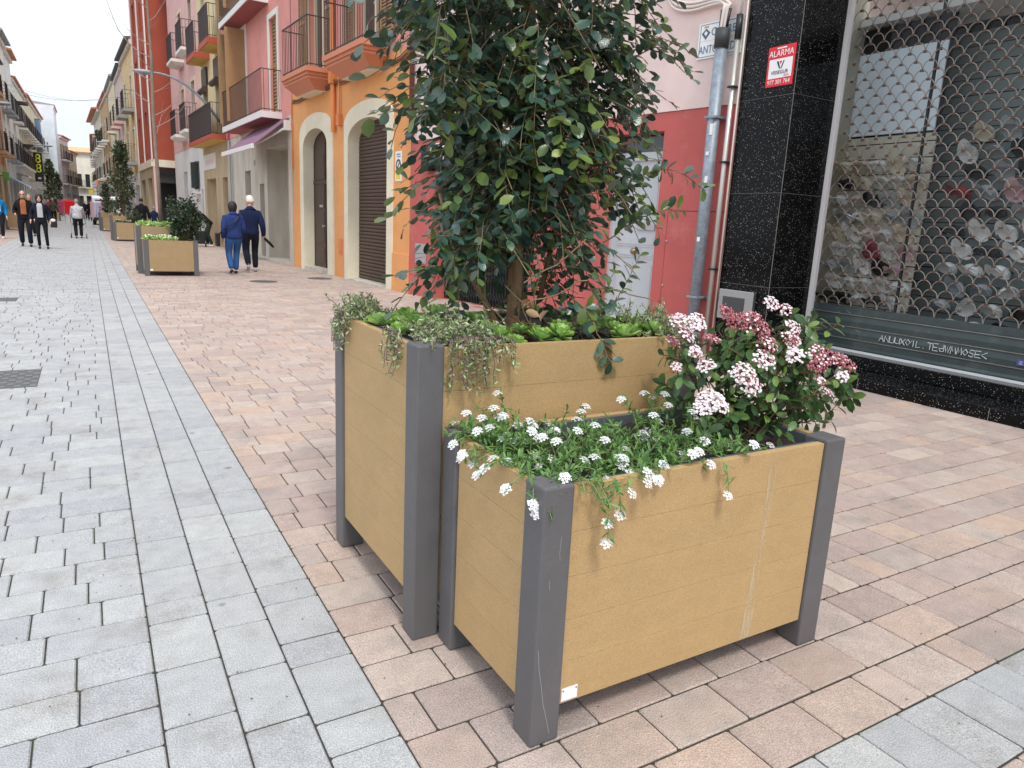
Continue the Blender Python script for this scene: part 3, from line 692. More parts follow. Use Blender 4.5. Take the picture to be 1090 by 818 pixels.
M_ROD = mat('weathered_grille_rod', rgb(150,142,134), rough=.5, metal=.25, var=.25, vscale=9)
M_CLIP = mat('rusty_clip', rgb(98,70,54), rough=.6, metal=.2)
g = MB(); gc = MB(); pw = .150; ph = .086; ncol = 56
row = 0; z = .72
while z < 4.15:
    off = (row % 2)*pw/2
    for i in range(ncol):
        x0 = .78+off+i*pw
        if x0+pw > 9.0: break
        P = []
        for k in range(9):
            a = PI*k/8; P.append((x0+pw/2-pw/2*math.cos(a)*(.98), .715-.006*math.sin(a), z+ph*1.04*math.sin(a)**.8 if 0 < k < 8 else z))
        g.tube(P, .0050, 5, False)
        gc.box(x0+pw/2-.016, x0+pw/2+.016, .703, .725, z+ph-.008, z+ph+.012)
    z += ph; row += 1
g.build('grille_mesh', M_ROD, SHUT, smooth=True, fixn=False); gc.build('grille_clip', M_CLIP, SHUT)
part(SHUT, 'guide_rail', mat('white_guide_rail', rgb(238,234,232), rough=.4), B(.722, .775, .655, .71, .24, 4.2), bevel=.003)
# glass and shop interior
gl = bpy.data.materials.new('shop_glass'); gl.use_nodes = True; n = gl.node_tree; n.nodes.clear()
o_ = n.nodes.new('ShaderNodeOutputMaterial'); t1 = n.nodes.new('ShaderNodeBsdfTransparent'); t1.inputs[0].default_value = (.90,.93,.93,1); g1 = n.nodes.new('ShaderNodeBsdfGlossy'); g1.inputs['Roughness'].default_value = .02
fn = n.nodes.new('ShaderNodeFresnel'); fn.inputs[0].default_value = 1.3; ms = n.nodes.new('ShaderNodeMixShader')
n.links.new(fn.outputs[0], ms.inputs[0]); n.links.new(t1.outputs[0], ms.inputs[1]); n.links.new(g1.outputs[0], ms.inputs[2]); n.links.new(ms.outputs[0], o_.inputs[0])
part(SH, 'shop_window', gl, lambda m_: (m_.quad((.77,.734,.24),(1.7,.734,.24),(1.7,.734,3.9),(.77,.734,3.9)), m_.quad((1.72,.734,.24),(9.0,.734,.24),(9.0,.734,3.9),(1.72,.734,3.9))))
part(SH, 'window_mullion', M_BLACK, B(1.7, 1.72, .732, .76, .24, 3.9))
part(SH, 'shop_floor', M_STONE2, B(.72, 9.0, .76, 3.2, .2, .236))
part(SH, 'shop_ceiling', M_WHITE, B(.72, 9.0, .88, 3.2, 3.62, 3.7))
M_SLATW = mat('grey_slatwall', rgb(112,120,118), rough=.6, var=.08, vscale=2)
M_SLATB = mat('beige_slatwall', rgb(196,188,170), rough=.6, var=.1, vscale=3)
def slatwall(m_, x0, x1, y, z0, z1):
    z = z0
    while z < z1: m_.box(x0, x1, y, y+.02, z+.006, min(z+.15, z1)); z += .156
part(SH, 'inner_side_wall', M_SLATW, B(.70,.735,1.003,1.46,.24,3.6))
part(SH, 'inner_side_wall', M_SLATB, B(.70,.735,.735,1.0,.24,3.9))
part(SH, 'display_panel', M_SLATB, lambda m_: slatwall(m_, .735, 1.7, .97, .24, 2.5))
part(SH, 'display_wall', M_SLATW, lambda m_: slatwall(m_, .74, 9.0, 1.42, .24, 3.5))
part(SH, 'display_back', M_INT, lambda m_: (m_.box(.74, 9.0, 1.442, 1.46, .24, 3.6), m_.box(.735, 1.7, .992, 1.01, .24, 3.6)))
part(SH, 'poster', mat('pale_blue_poster', rgb(224,232,240), rough=.4), B(.74, 1.68, .95, .965, 2.52, 3.35))
# rows of caps
capm = {}
def cap_mesh(key, m_):
    r = .092; d = MB(); d.sphere((0,0,0), (r, r*1.15, r*.85), 12, 5, (0, PI/2)); me1 = d
    b = MB(); vs = []; 
    n_ = 8
    for i in range(n_+1):
        a = PI*i/n_; vs.append((r*.95*math.cos(a), -r*1.0*math.sin(a)*1.0-.01, .0-.01*math.sin(a)))
    for i in range(n_+1):
        a = PI*i/n_; vs.append((r*.9*math.cos(a), -r*2.1*math.sin(a)-.01, -.015*abs(math.cos(a))*1.5-.012))
    b.add(vs, [(i, i+1, n_+1+i+1, n_+1+i) for i in range(n_)])
    return d, b
CAPC = [('white', rgb(240,240,238)), ('pale beige', rgb(226,214,192)), ('dark', rgb(44,46,50)), ('grey', rgb(172,178,182)), ('red', rgb(170,52,58)), ('pale pink', rgb(214,176,182))]
protos = {}
def place_cap(lx, ly, z, tilt, yaw, key, where):
    col = dict(CAPC)[key]; k = key
    if k not in protos:
        d, b = cap_mesh(k, None); m_ = mat('cap_cloth_'+key.replace(' ', '_'), col, rough=.8, var=.08, vscale=20)
        o = d.build('cap', m_, None, smooth=True); br = b.build('brim', m_, o, smooth=True, fixn=False)
        protos[k] = o; used = False
    else:
        o = copy_tree(protos[k])
    wx, wy = 6.35+ly, 6.02-lx
    o.location = (wx, wy, z); o.rotation_euler = (tilt, 0, yaw)
    tag(o, key+' cap '+where, 'cap', 'caps hanging in rows inside the shop')
rr = random.Random(5)
ORD = ['one','two','three','four','five','six','seven','eight','nine','ten','eleven','twelve']
for r0 in range(11):
    for c in range(5):
        k = rr.choices(['white','pale beige','grey','red','pale pink','dark'], [6,6,2,.6,1,1])[0]
        place_cap(.83+c*.19+(.09 if r0 % 2 else 0)*.6, .88, .42+r0*.175, rr.uniform(-.9,-.3), -PI/2+rr.uniform(-.5,.5), k, 'in row %s of the beige display panel at the window’s left' % ORD[r0])
for r0 in range(12):
    for c in range(19):
        wgt = [5,1,5,4,.3,.4] if c < 9 else [1,.5,9,3,.3,.2]
        k = rr.choices(['white','pale beige','dark','grey','red','pale pink'], wgt)[0]
        place_cap(1.86+c*.25+(.12 if r0 % 2 else 0), 1.3, .4+r0*.19, rr.uniform(-.9,-.3), -PI/2+rr.uniform(-.5,.5), k, 'in row %s of the grey display wall behind the grille' % ORD[r0])
# graffiti tag: thin strokes on the shutter, and the blue sticker
gt = MB(); rg = random.Random(3)
def stroke(pts, r=.0045):
    gt.tube([(p[0], .6985+.0, p[1]) for p in pts], r, 4)
y_g = .70
x = 1.62
def L(ch, x, s):
    G = {'A':[[(0,0),(.5,1),(1,0)],[(.2,.4),(.8,.4)]],'N':[[(0,0),(0,1),(1,0),(1,1)]],'U':[[(0,1),(0,.1),(.5,0),(1,.1),(1,1)]],'X':[[(0,0),(1,1)],[(0,1),(1,0)]],'S':[[(1,.9),(.3,1),(.1,.6),(.9,.4),(.7,0),(0,.1)]],
         '1':[[(0,.7),(.5,1),(.5,0)]],'I':[[(.5,0),(.5,1)]],'.':[[(.4,0),(.5,.08)]],'T':[[(0,1),(1,1)],[(.5,1),(.5,0)]],'E':[[(1,1),(0,1),(0,0),(1,0)],[(0,.5),(.8,.5)]],'d':[[(1,1),(1,0),(.3,0),(.1,.4),(1,.5)]],
         'W':[[(0,1),(.25,0),(.5,.8),(.75,0),(1,1)]],'M':[[(0,0),(.2,1),(.5,.3),(.8,1),(1,0)]],'O':[[(.5,1),(0,.5),(.5,0),(1,.5),(.5,1)]],'<':[[(1,.9),(0,.5),(1,.0)]],'L':[[(0,1),(0,0),(.8,0)]],'-':[[(0,.5),(1,.5)]]}
    for st_ in G[ch]: stroke([(x+p[0]*s*.8+rg.uniform(-.003,.003), .405+p[1]*s+rg.uniform(-.004,.004)) for p in st_])
for ch in 'ANUUXO1L.TEdWMMOSE<': L(ch, x, .062); x += .056
o = gt.build('graffiti', mat('white_paint_marker', rgb(214,218,214), rough=.5), SHUT)
part(SHUT, 'sticker', mat('blue_sticker', rgb(84,88,150), rough=.5), B(2.93, 3.17, .696, .699, .40, .455))
part(SHUT, 'sticker_print', mat('white_sticker_print', rgb(190,194,214)), lambda m_: [m_.box(2.95+.04*i, 2.975+.04*i, .694, .6965, .412+.018*(j), .42+.018*j) for i in range(5) for j in range(2)])
# glass box at the foot of the pillar
M_CHROME = mat('brushed_metal', rgb(176,180,180), rough=.25, metal=.9)
part(SH, 'letter_box', M_CHROME, lambda m_: (m_.box(.05, .56, -.05, -.002, .46, .80),), bevel=.006)
part(SH, 'letter_box_window', M_GLASSD, B(.12, .44, -.054, -.05, .5, .72))
# alarm sign on the street face of the pillar: local y = 0 faces the street
al = empty('alarm_sign', SH.location, SH.rotation_euler[2], 'red and white security alarm sign on the black granite pillar', 'sign')
M_RS = mat('red_sign_print', rgb(222,34,44), rough=.35); M_WS = mat('white_sign_print', rgb(240,240,240), rough=.35)
part(al, 'plate', M_RS, B(.34, .685, -.008, -.002, 2.955, 3.35))
part(al, 'white_panel', M_WS, B(.365, .66, -.0095, -.008, 3.035, 3.225))
def fl(body, size, m_, x, z, sx=1): return text('lettering', body, size, m_, al, (x, -.0115, z), (PI/2, 0, 0), .0008, sx=sx)
part(al, 'small_print', M_WS, B(.45, .57, -.0105, -.008, 3.322, 3.334)); fl('ALARMA', .088, M_WS, .51, 3.275, .92); fl('VISSEGUR', .05, M_BLACK, .51, 3.09, 1.0); fl('SC24', .028, M_RS, .6, 3.053, 1.0); fl('977 301 764', .062, M_WS, .51, 2.995, .92)
part(al, 'emblem', M_BLACK, lambda m_: (m_.add([(.46,-.0112,3.2),(.485,-.0112,3.2),(.515,-.0112,3.125),(.5,-.0112,3.125)], [(0,1,2,3)]), m_.add([(.545,-.0112,3.2),(.56,-.0112,3.2),(.53,-.0112,3.125),(.518,-.0112,3.125)], [(0,1,2,3)])))
part(al, 'emblem_tip', M_RS, lambda m_: m_.add([(.495,-.0112,3.2),(.53,-.0112,3.2),(.514,-.0112,3.165)], [(0,1,2)]))
# ---- rose building over travertine ground floor: u = local x from P2
RB = frame('rose_building', P2, P3, label='rose pink house with louvred shutters above a pale stone ground floor', cat='building')
M_WFR = mat('white_painted_frame', rgb(226,222,214), rough=.6)
M_WSLAB = mat('white_slab_edge', rgb(222,218,214), rough=.6)
M_MAROON = mat('maroon_soffit', rgb(150,84,84), rough=.8)
wl = MB(); wall(wl, 0, 8.4, 0, 3.95, [(.35, 2.9, .06, 3.3, .75), (5.1, 5.95, 1.98, 2.76, .25), (3.3,3.9,.06,2.3,.2)]); wl.build('ground_floor_wall', M_STONE2, RB)
wu = MB(); wall(wu, 0, 8.4, 3.95, 12, [(1.3, 2.15, 4.25, 6.75, .15), (5.2, 6.4, 4.25, 7.05, .15), (1.3, 2.15, 7.6, 9.9, .15), (5.2, 6.4, 7.6, 9.9, .15)], y=.012)
wu.quad((0,0,8),(0,-6,8),(0,-6,12),(0,0,12)); wu.quad((8.4,0,8),(8.4,-6,8),(8.4,-6,12),(8.4,0,12))
wu.build('upper_wall', M_ROSE, RB); part(RB, 'roof', M_TERRA, B(-.0, 8.4, -6, .5, 12, 12.3))
part(RB, 'back_wall', M_INT, B(0, 8.4, -1.0, -.8, 0, 12))
part(RB, 'shop_window', M_GLASSD, B(.4, 2.2, -.72, -.7, .4, 3.2)); part(RB, 'window_frame', M_METER, lambda m_: (m_.box(.35,.42,-.74,-.66,.06,3.3), m_.box(1.2,1.26,-.72,-.66,.06,3.3), m_.box(2.14,2.2,-.72,-.66,.06,3.3), m_.box(.42,2.2,-.72,-.66,.06,.4), m_.box(.42,2.2,-.72,-.66,2.5,2.56)))
part(RB, 'inner_wall', M_STONE2, B(2.2, 2.9, -.75, -.6, .06, 3.3)); part(RB, 'threshold', M_STONE2, B(.352, 2.898, -.8, .03, 0, .068))
part(RB, 'recess_window', M_GLASSD, B(5.1, 5.95, -.25, -.23, 1.98, 2.76)); part(RB, 'house_plate', M_METER, B(4.4, 4.55, .0, .02, 2.9, 3.05))
part(RB, 'fascia_edge', M_STONE2, B(0, .35, .0, .04, 0, 4.0))
def tall_window(e, a, b, z0, z1, y=.012, leaf='closed', frm=M_WFR):
    f = part(e, 'balcony_door', frm, lambda m_: (m_.box(a-.16, a, y, y+.03, z0, z1+.15), m_.box(b, b+.16, y, y+.03, z0, z1+.15), m_.box(a, b, y, y+.03, z1, z1+.15)))
    if leaf == 'closed': part(f, 'shutter', M_SHUT, lambda m_: (shutter_leaf(m_, a, (a+b)/2-.005, z0, z1, y-.1, slat=.09), shutter_leaf(m_, (a+b)/2+.005, b, z0, z1, y-.1, slat=.09)))
    elif leaf == 'open':
        part(f, 'pane', M_GLASSD, B(a, b, y-.14, y-.12, z0, z1)); 
        w_ = (b-a)/2
        def sh(m_):
            m_.box(a+.0, a+.03, y+.03, y+.03+w_, z0, z1); m_.box(b-.03, b, y+.03, y+.03+w_, z0, z1)
            for i in range(int((z1-z0)/.1)):
                z = z0+.05+i*.1
                for xx in (a-.006, a+.036, b-.036, b+.006): m_.quad((xx, y+.07, z), (xx, y-.01+w_, z), (xx-.0, y-.01+w_, z+.05), (xx, y+.07, z+.05))
        part(f, 'shutter', M_SHUT, sh)
    else: part(f, 'pane', M_GLASSD, B(a, b, y-.14, y-.12, z0, z1))
    return f
tall_window(RB, 1.3, 2.15, 4.25, 6.75); tall_window(RB, 5.2, 6.4, 4.25, 7.05, leaf='open'); tall_window(RB, 1.3, 2.15, 7.6, 9.9); tall_window(RB, 5.2, 6.4, 7.6, 9.9, leaf='open')
def balcony(e, a, b, z, d, edge, soff, screen=None, h=1.1, th=.17, rail=True, y=.012, taper=0, step=.12):
    bl = part(e, 'balcony', edge, lambda m_: m_.box(a, b, y, d, z, z+th) if not taper else m_.add([(a,y,z+th),(b,y,z+th),(b,d,z+th),(a,d,z+th),(a+taper,y,z-.12),(b-taper,y,z-.12),(b-taper,d-taper*1.3,z-.12),(a+taper,d-taper*1.3,z-.12),(a,y,z),(b,y,z),(b,d,z),(a,d,z)], [(0,1,2,3),(0,8,9,1),(1,9,10,2),(2,10,11,3),(3,11,8,0),(8,4,5,9),(9,5,6,10),(10,6,7,11),(11,7,4,8),(4,7,6,5)]))
    if soff and not taper: part(bl, 'soffit', soff, B(a+.03, b-.03, y, d-.03, z-.006, z-.002))
    if rail: part(bl, 'railing', M_RAIL, lambda m_: railing(m_, a+.03, b-.03, z+th, z+th+h, y, d-.03, step=step))
    if screen: part(bl, 'screen', screen, lambda m_: m_.box(a+.05, b-.05, d-.055, d-.048, z+th+.04, z+th+h-.03))
    return bl
balcony(RB, 1.0, 6.45, 3.98, .58, M_WSLAB, M_MAROON); balcony(RB, 2.2, 6.45, 7.2, .58, M_WSLAB, M_MAROON)
bk = part(RB, 'awning_bracket', M_WSLAB, lambda m_: (m_.box(-.02,.16,0,.2,3.6,3.85), m_.tube([(.1,.1,3.7),(.6,.6,3.35),(.9,1.0,3.12)], .03, 6)))
aw = part(RB, 'awning', mat('mauve_awning_cloth', rgb(126,92,112), rough=.85, var=.06), lambda m_: m_.add([(.2,.05,3.95),(4.2,.05,3.95),(4.2,1.0,3.16),(.2,1.0,3.16),(.2,.05,3.92),(4.2,.05,3.92),(4.2,1.0,3.13),(.2,1.0,3.13)], [(0,1,2,3),(4,7,6,5),(0,4,5,1),(1,5,6,2),(2,6,7,3),(3,7,4,0)]))
part(aw, 'front_bar', M_WSLAB, B(.15, 4.25, .98, 1.05, 3.06, 3.18), bevel=.01)
part(RB, 'drain_pipe', M_METER, lambda m_: (m_.tube([(8.15,.06,3.9),(8.15,.06,0)], .04, 8), m_.tube([(7.8,.05,3.4),(7.8,.05,.2)], .02, 6)))
part(RB, 'drain_pipe', mat('rose_pipe', rgb(190,104,118)), lambda m_: (m_.tube([(8.2,.08,12),(8.2,.08,6.6),(8.2,.08,3.95)], .05, 8)))
# ---- yellow building
M_SOFY = mat('ochre_soffit', rgb(208,172,96), rough=.8)
YB = frame('yellow_building', P2+(P3-P2).normalized()*8.4, P3, label='yellow house over beige stone, its balconies closed with brown screens', cat='building')
wl = MB(); wall(wl, 0, 5.5, 0, 4.0, [(.5,1.45,.05,2.66,.3), (2.8,4.9,.05,2.68,.6)]); wl.build('ground_floor_wall', M_STONE, YB)
wu = MB(); wall(wu, 0, 5.5, 4.0, 13, [(1.0,1.9,4.3,6.1,.2), (3.6,4.5,4.3,6.1,.2), (.6,1.4,7.5,9.8,.2), (3.6,4.4,7.5,9.8,.2)], y=.012); wu.quad((0,0,9),(0,-6,9),(0,-6,13),(0,0,13)); wu.build('upper_wall', M_YELLOW, YB)
part(YB, 'roof', M_TERRA, B(0, 5.5, -6, .5, 13, 13.3)); part(YB, 'back_wall', M_INT, B(0, 5.5, -1.0, -.8, 0, 13))
part(YB, 'door', M_STONE2, B(2.8, 4.9, -.6, -.55, 0, 2.68)); part(YB, 'door', M_DARKWOOD, B(.5, 1.45, -.3, -.25, 0, 2.66))
part(YB, 'door_opening', M_INT, B(3.1, 3.9, -.549, -.545, 0.05, 2.5)); part(YB, 'wall_plate', M_METER, B(.15,.38,.002,.03,1.6,1.9))
sp = part(YB, 'wall_panel', M_WFR, B(2.6, 5.4, .005, .03, 3.05, 3.66)); part(sp, 'panel_print', mat('faded_pink_print', rgb(216,190,190)), lambda m_: [m_.box(3.0+.28*i, 3.18+.28*i, .03, .033, 3.25, 3.45) for i in range(7)])
for a, b in ((1.0,1.9),(3.6,4.5)):
    f = tall_window(YB, a, b, 4.3, 6.1, leaf='pane', frm=M_BEIGEFR)
    part(YB, 'rolled_blind', M_DARKWOOD, lambda m_, a=a, b=b: (m_.box(a-.05, b+.05, .03, .1, 6.1, 6.95), m_.tube([(a-.1,.16,6.1),(b+.1,.16,6.1)], .12, 10)))
for a, b in ((.6,1.4),(3.6,4.4)): tall_window(YB, a, b, 7.5, 9.8, leaf='pane', frm=M_BEIGEFR)
balcony(YB, .1, 5.2, 3.95, .6, M_REDTRIM, M_SOFY, M_SCREEN, th=.16); balcony(YB, -.0, 1.9, 7.15, .6, M_REDTRIM, M_SOFY, M_SCREEN, th=.2); balcony(YB, 3.0, 4.9, 7.15, .6, M_REDTRIM, M_SOFY, M_SCREEN, th=.2)
# ---- white and light rose building
WB = frame('rose_white_building', P2+(P3-P2).normalized()*13.9, P3, label='light rose house with a white ground floor and small rounded balconies', cat='building')
wl = MB(); wall(wl, 0, 8.6, 0, 4.2, [(1.1,2.0,2.3,3.5,.25), (.3,.8,.05,2.3,.3), (4.6,5.8,.05,3.2,.4)]); wl.build('ground_floor_wall', M_WHITE, WB)
wu = MB(); wall(wu, 0, 8.6, 4.2, 14, [(1.2,2.1,4.8,6.9,.2), (4.2,5.1,4.8,6.9,.2), (1.2,2.1,8.1,10.2,.2), (4.2,5.1,8.1,10.2,.2)], y=.012); wu.quad((0,0,9),(0,-6,9),(0,-6,14),(0,0,14)); wu.build('upper_wall', M_PINK2, WB)
part(WB, 'roof', M_TERRA, B(0, 8.6, -6, .5, 14, 14.3)); part(WB, 'back_wall', M_INT, B(0, 8.6, -1.0, -.8, 0, 14))
for z0 in (4.8, 8.1):
    for a in (1.2, 4.2): tall_window(WB, a, a+.9, z0, z0+2.1, leaf='pane', frm=M_BEIGEFR); balcony(WB, a-.35, a+1.25, z0-.12, .55, M_WFR, None, M_SCREEN, taper=.16, th=.12)
part(WB, 'window_grille', M_RAIL, lambda m_: railing(m_, 1.1, 2.0, 2.3, 3.5, 0, .1)); part(WB, 'sill', M_WFR, B(1.0,2.1,0,.3,2.1,2.2)); part(WB, 'shop_interior', M_INT, lambda m_: (m_.box(4.6,5.8,-.4,-.38,.05,3.2), m_.box(.3,.8,-.3,-.28,.05,2.3)))
part(WB, 'shutter', mat('dark_green_shutter', rgb(40,52,50)), B(1.25,1.55,.02,.3,2.35,3.45))

# ---- red tower that steps out into the street, then the run of houses behind it
def win_block(name, x0, y0, x1, y1, H, wallm, label, floors, nwin, zg=3.8, fh=3.2, side=1, ground=None, balc=None, shut=None, eave=.5, eavem=None, group=None, depth=7, gl_open=True, pil=None, frm=None, brow=False, seed=1):
    """a street house: rectangular plan, openings on the street face, cornice and roof; side=1 right of the street, -1 left"""
    rr = random.Random(seed)
    A, Bp = (Vector((x0,y0)), Vector((x1,y1))) if side == 1 else (Vector((x1,y1)), Vector((x0,y0)))
    e = frame(name, A, Bp, label=label, cat='building', group=group); W = (Bp-A).length
    holes = []; wl = MB()
    for f in range(floors):
        for k in range(nwin):
            c = W*(k+.5)/nwin; ww = min(.5, W/nwin*.28); z0 = zg+f*fh+.35; holes.append((c-ww, c+ww, z0, z0+2.1))
    holes = [h for h in holes if h[3] < H-.2]
    nd = max(1, nwin); gh = [(W*(k+.5)/nd-W/nd*.32, W*(k+.5)/nd+W/nd*.32, .02, zg-1.0) for k in range(nd)]
    wall(wl, 0, W, zg-.3, H, holes, y=0, depth=.18); wl.quad((0,0,0),(0,-depth,0),(0,-depth,H),(0,0,H)); wl.quad((W,0,0),(W,-depth,0),(W,-depth,H),(W,0,H)); wl.quad((0,-depth,0),(W,-depth,0),(W,-depth,H),(0,-depth,H))
    wl.build('wall', wallm, e)
    g = MB(); wall(g, 0, W, 0, zg-.3, gh, y=.01, depth=.3); g.build('ground_floor_wall', ground or M_WHITE, e)
    part(e, 'shopfront', M_GLASSD, lambda m_: [m_.box(h[0], h[1], -.3, -.27, h[2], h[3]) for h in gh])
    part(e, 'roof', eavem or M_TERRA, lambda m_: (m_.add([(-.0,eave,H),(W,eave,H),(W,eave,H+.12),(0,eave,H+.12),(0,-depth,H),(W,-depth,H),(W,-depth,H+1.3),(0,-depth,H+1.3)], [(0,1,2,3),(3,2,6,7),(0,4,5,1),(4,7,6,5),(0,3,7,4),(1,5,6,2)])))
    part(e, 'cornice', M_WFR, lambda m_: m_.box(0, W, 0, eave*.4, H-.25, H-.003))
    for i, h in enumerate(holes):
        wn = part(e, 'window', frm or M_WFR, lambda m_: (m_.box(h[0]-.09,h[0],.0,.03,h[2],h[3]+.1), m_.box(h[1],h[1]+.09,.0,.03,h[2],h[3]+.1), m_.box(h[0],h[1],.0,.03,h[3],h[3]+.1)))
        part(wn, 'pane', M_GLASSD, B(h[0], h[1], -.17, -.15, h[2], h[3]))
        if shut and rr.random() < .75: part(wn, 'shutter', shut, lambda m_: (m_.box(h[0]-.42,h[0]-.1,.03,.06,h[2],h[3]), m_.box(h[1]+.1,h[1]+.42,.03,.06,h[2],h[3])))
        if balc and rr.random() < .8: balcony(e, h[0]-.45, h[1]+.45, h[2]-.15, .6, balc[0], None, balc[1], y=.0, step=.2)
        if brow and rr.random() < .4: part(wn, 'blind', M_DARKWOOD, B(h[0]-.1,h[1]+.1,.04,.75,h[3]-.2,h[3]))
    if pil: part(e, 'pilaster', pil, lambda m_: [m_.box(x_-.13, x_+.13, .0, .05, 3.9, H) for x_ in [W*k/nwin for k in range(nwin+1)]])
    return e
TW = win_block('red_tower_house', 3.2, 43.8, 3.02, 51.5, 17, M_BRICKRED, 'tall brick red house standing out into the street with white pilasters', 4, 2, zg=4.0, fh=3.1, depth=9, pil=M_WFR, frm=M_BRICKRED, ground=M_STONE, seed=2)
part(TW, 'stone_band', M_CREAM, lambda m_: (m_.box(-.06, 7.7, -9, .08, 3.55, 3.92))); part(TW, 'dark_side_shopfront', M_INT, B(-.02, .0, -1.4, -.1, .1, 3.5))
part(TW, 'side_awning', M_BLACK, lambda m_: m_.add([(-.05,-1.3,3.1),(-.05,-.2,3.1),(-.9,-.2,2.75),(-.9,-1.3,2.75),(-.05,-1.3,3.05),(-.05,-.2,3.05),(-.9,-.2,2.7),(-.9,-1.3,2.7)], [(0,1,2,3),(4,7,6,5),(0,4,5,1),(1,5,6,2),(2,6,7,3),(3,7,4,0)]))
part(TW, 'side_pillar', M_PINK2, B(-.04, -.0, -.12, .0, 0, 3.55))
M_GRYB = stucco('pale_grey_stucco', rgb(190,192,194)); M_CRM = stucco('cream_stucco', rgb(230,218,188), dirt=rgb(206,188,156), dirt_scale=.5); M_OCH = stucco('light_ochre_stucco', rgb(228,202,154)); M_PKW = stucco('pinkish_white_stucco', rgb(220,198,192)); M_OFFW = stucco('off_white_stucco', rgb(230,226,214), dirt=rgb(212,204,188), dirt_scale=.5); M_TAN = stucco('tan_stucco', rgb(196,164,124)); M_BRN = stucco('brown_orange_stucco', rgb(188,138,104))
M_DKEAVE = mat('dark_grey_eave', rgb(92,96,96), rough=.7); M_GRYRAIL = mat('grey_slab', rgb(150,152,154))
win_block('ochre_house', 3.02, 51.6, 2.75, 60, 11.2, M_OCH, 'light ochre house with grey balconies and a broad dark eave beyond the red tower', 3, 2, eave=.4, eavem=M_DKEAVE, balc=(M_GRYRAIL, mat('grey_screen', rgb(92,98,104))), seed=3)
win_block('pink_house', 2.75, 60.1, 2.6, 68, 11.0, M_PKW, 'narrow pinkish white house with a grey eave, fourth beyond the orange one', 3, 2, eave=.35, eavem=M_DKEAVE, balc=(M_PINK2, None), seed=4)
win_block('cream_house', 2.55, 68.1, 2.35, 78, 11.4, M_CRM, 'cream house with a flat grey roof canopy on the right side', 3, 2, eave=.35, eavem=M_GRYRAIL, balc=(M_CREAM, None), seed=5)
win_block('tan_house', 2.3, 78.1, 1.95, 90, 11.4, M_TAN, 'pale tan house with plants on its top balcony on the right side', 3, 3, eave=.35, eavem=M_TERRA, balc=(M_WFR, M_SCREEN), seed=6)
win_block('off_white_house', 1.9, 90.1, 1.45, 106, 11.2, M_OFFW, 'off-white house far along the right side where the street bends', 3, 4, balc=(M_WFR, M_SCREEN), eave=.8, seed=7)
win_block('peach_house', 1.4, 106.2, 1.6, 138, 9.8, M_PKW, 'low peach-toned house at the far right end of the street', 3, 6, balc=(M_WFR, M_SCREEN), seed=8)
# left side
win_block('brown_house', -4.45, 36, -4.45, 60, 10.0, M_BRN, 'brown and orange house with brick-coloured balconies at the left edge', 2, 6, zg=3.9, fh=3.3, side=-1, eave=.4, eavem=mat('brown_wood_eave', rgb(120,82,54)), balc=(M_TAN, mat('brick_brown_screen', rgb(124,84,72))), ground=M_STONE, seed=11)
win_block('white_tall_house', -4.45, 60.2, -4.4, 66, 12.2, M_OFFW, 'white house with a wide grey eave and white balconies on the left side', 3, 2, side=-1, eave=.5, eavem=M_GRYRAIL, balc=(M_GRYRAIL, mat('white_screen', rgb(200,204,210))), seed=12)
win_block('tiled_eave_house', -4.4, 66.2, -4.4, 71, 12.0, M_WHITE, 'white house with a brown tiled eave behind the tall white one on the left', 3, 2, side=-1, eave=.5, eavem=M_TERRA, balc=(M_WFR, M_SCREEN), seed=13)
win_block('blind_house', -4.4, 71.2, -4.35, 84, 10.8, M_OFFW, 'pale house with dark window blinds on the left side', 3, 5, side=-1, eave=.3, balc=(M_WFR, M_SCREEN), brow=True, shut=M_DARKWOOD, seed=14)
win_block('cream_left_house', -4.35, 84.2, -4.1, 108, 11.2, M_CRM, 'cream house with brown shutters past the dark blinds on the left side', 3, 7, side=-1, eave=.3, shut=M_SHUT, balc=(M_WFR, M_SCREEN), seed=15)
win_block('blue_white_block', -2.75, 110, -2.7, 118, 13.2, stucco('bluish_white_render', rgb(214,222,230)), 'tall plain bluish white block stepping out on the left side', 2, 2, side=-1, eave=.2, eavem=M_GRYRAIL, depth=12, seed=16)
win_block('pink_left_house', -2.6, 120, -1.75, 127, 10.4, M_PKW, 'pinkish house past the bluish white block on the left side', 3, 3, side=-1, shut=M_SHUT, balc=(M_WFR, M_SCREEN), seed=17)
win_block('cream_turning_house', -1.75, 127.2, -.9, 135, 8.9, M_CRM, 'low cream house on the far left side where the street bends', 2, 3, side=-1, shut=M_SHUT, balc=(M_WFR, M_SCREEN), seed=18)
eb = win_block('street_end_house', 2.2, 140, -2.4, 140.4, 9.6, M_OFFW, 'pale house facing down the street at its far end', 2, 4, eavem=M_TAN, balc=(M_WFR, None), seed=20)

# ---- shop awnings, banner and lamps
def awning(x0, x1, y0, y1, z0, z1, m_, label, kind='awning'):
    e = empty(kind, (x0, y0, z0), 0, label, 'awning'); mb = MB(); dx = x1-x0; L_ = y1-y0; dz = z1-z0
    mb.add([(0,0,0),(0,L_,0),(dx,L_,dz),(dx,0,dz),(0,0,-.04),(0,L_,-.04),(dx,L_,dz-.04),(dx,0,dz-.04)], [(0,1,2,3),(4,7,6,5),(0,4,5,1),(1,5,6,2),(2,6,7,3),(3,7,4,0)])
    mb.build('cloth', m_, e); part(e, 'front_bar', M_WSLAB, lambda q: q.box(dx-.05 if dx > 0 else dx, dx+.05, 0, L_, dz-.12, dz+.02)); return e
awning(-4.4, -3.3, 61, 68, 3.0, 2.4, mat('light_blue_awning', rgb(150,178,206)), 'light blue sloping awning over the shops on the left side')
awning(-4.4, -3.6, 67, 72, 3.5, 3.3, mat('grey_blue_awning', rgb(150,160,176)), 'flat grey-blue awning just past the light blue one on the left side')
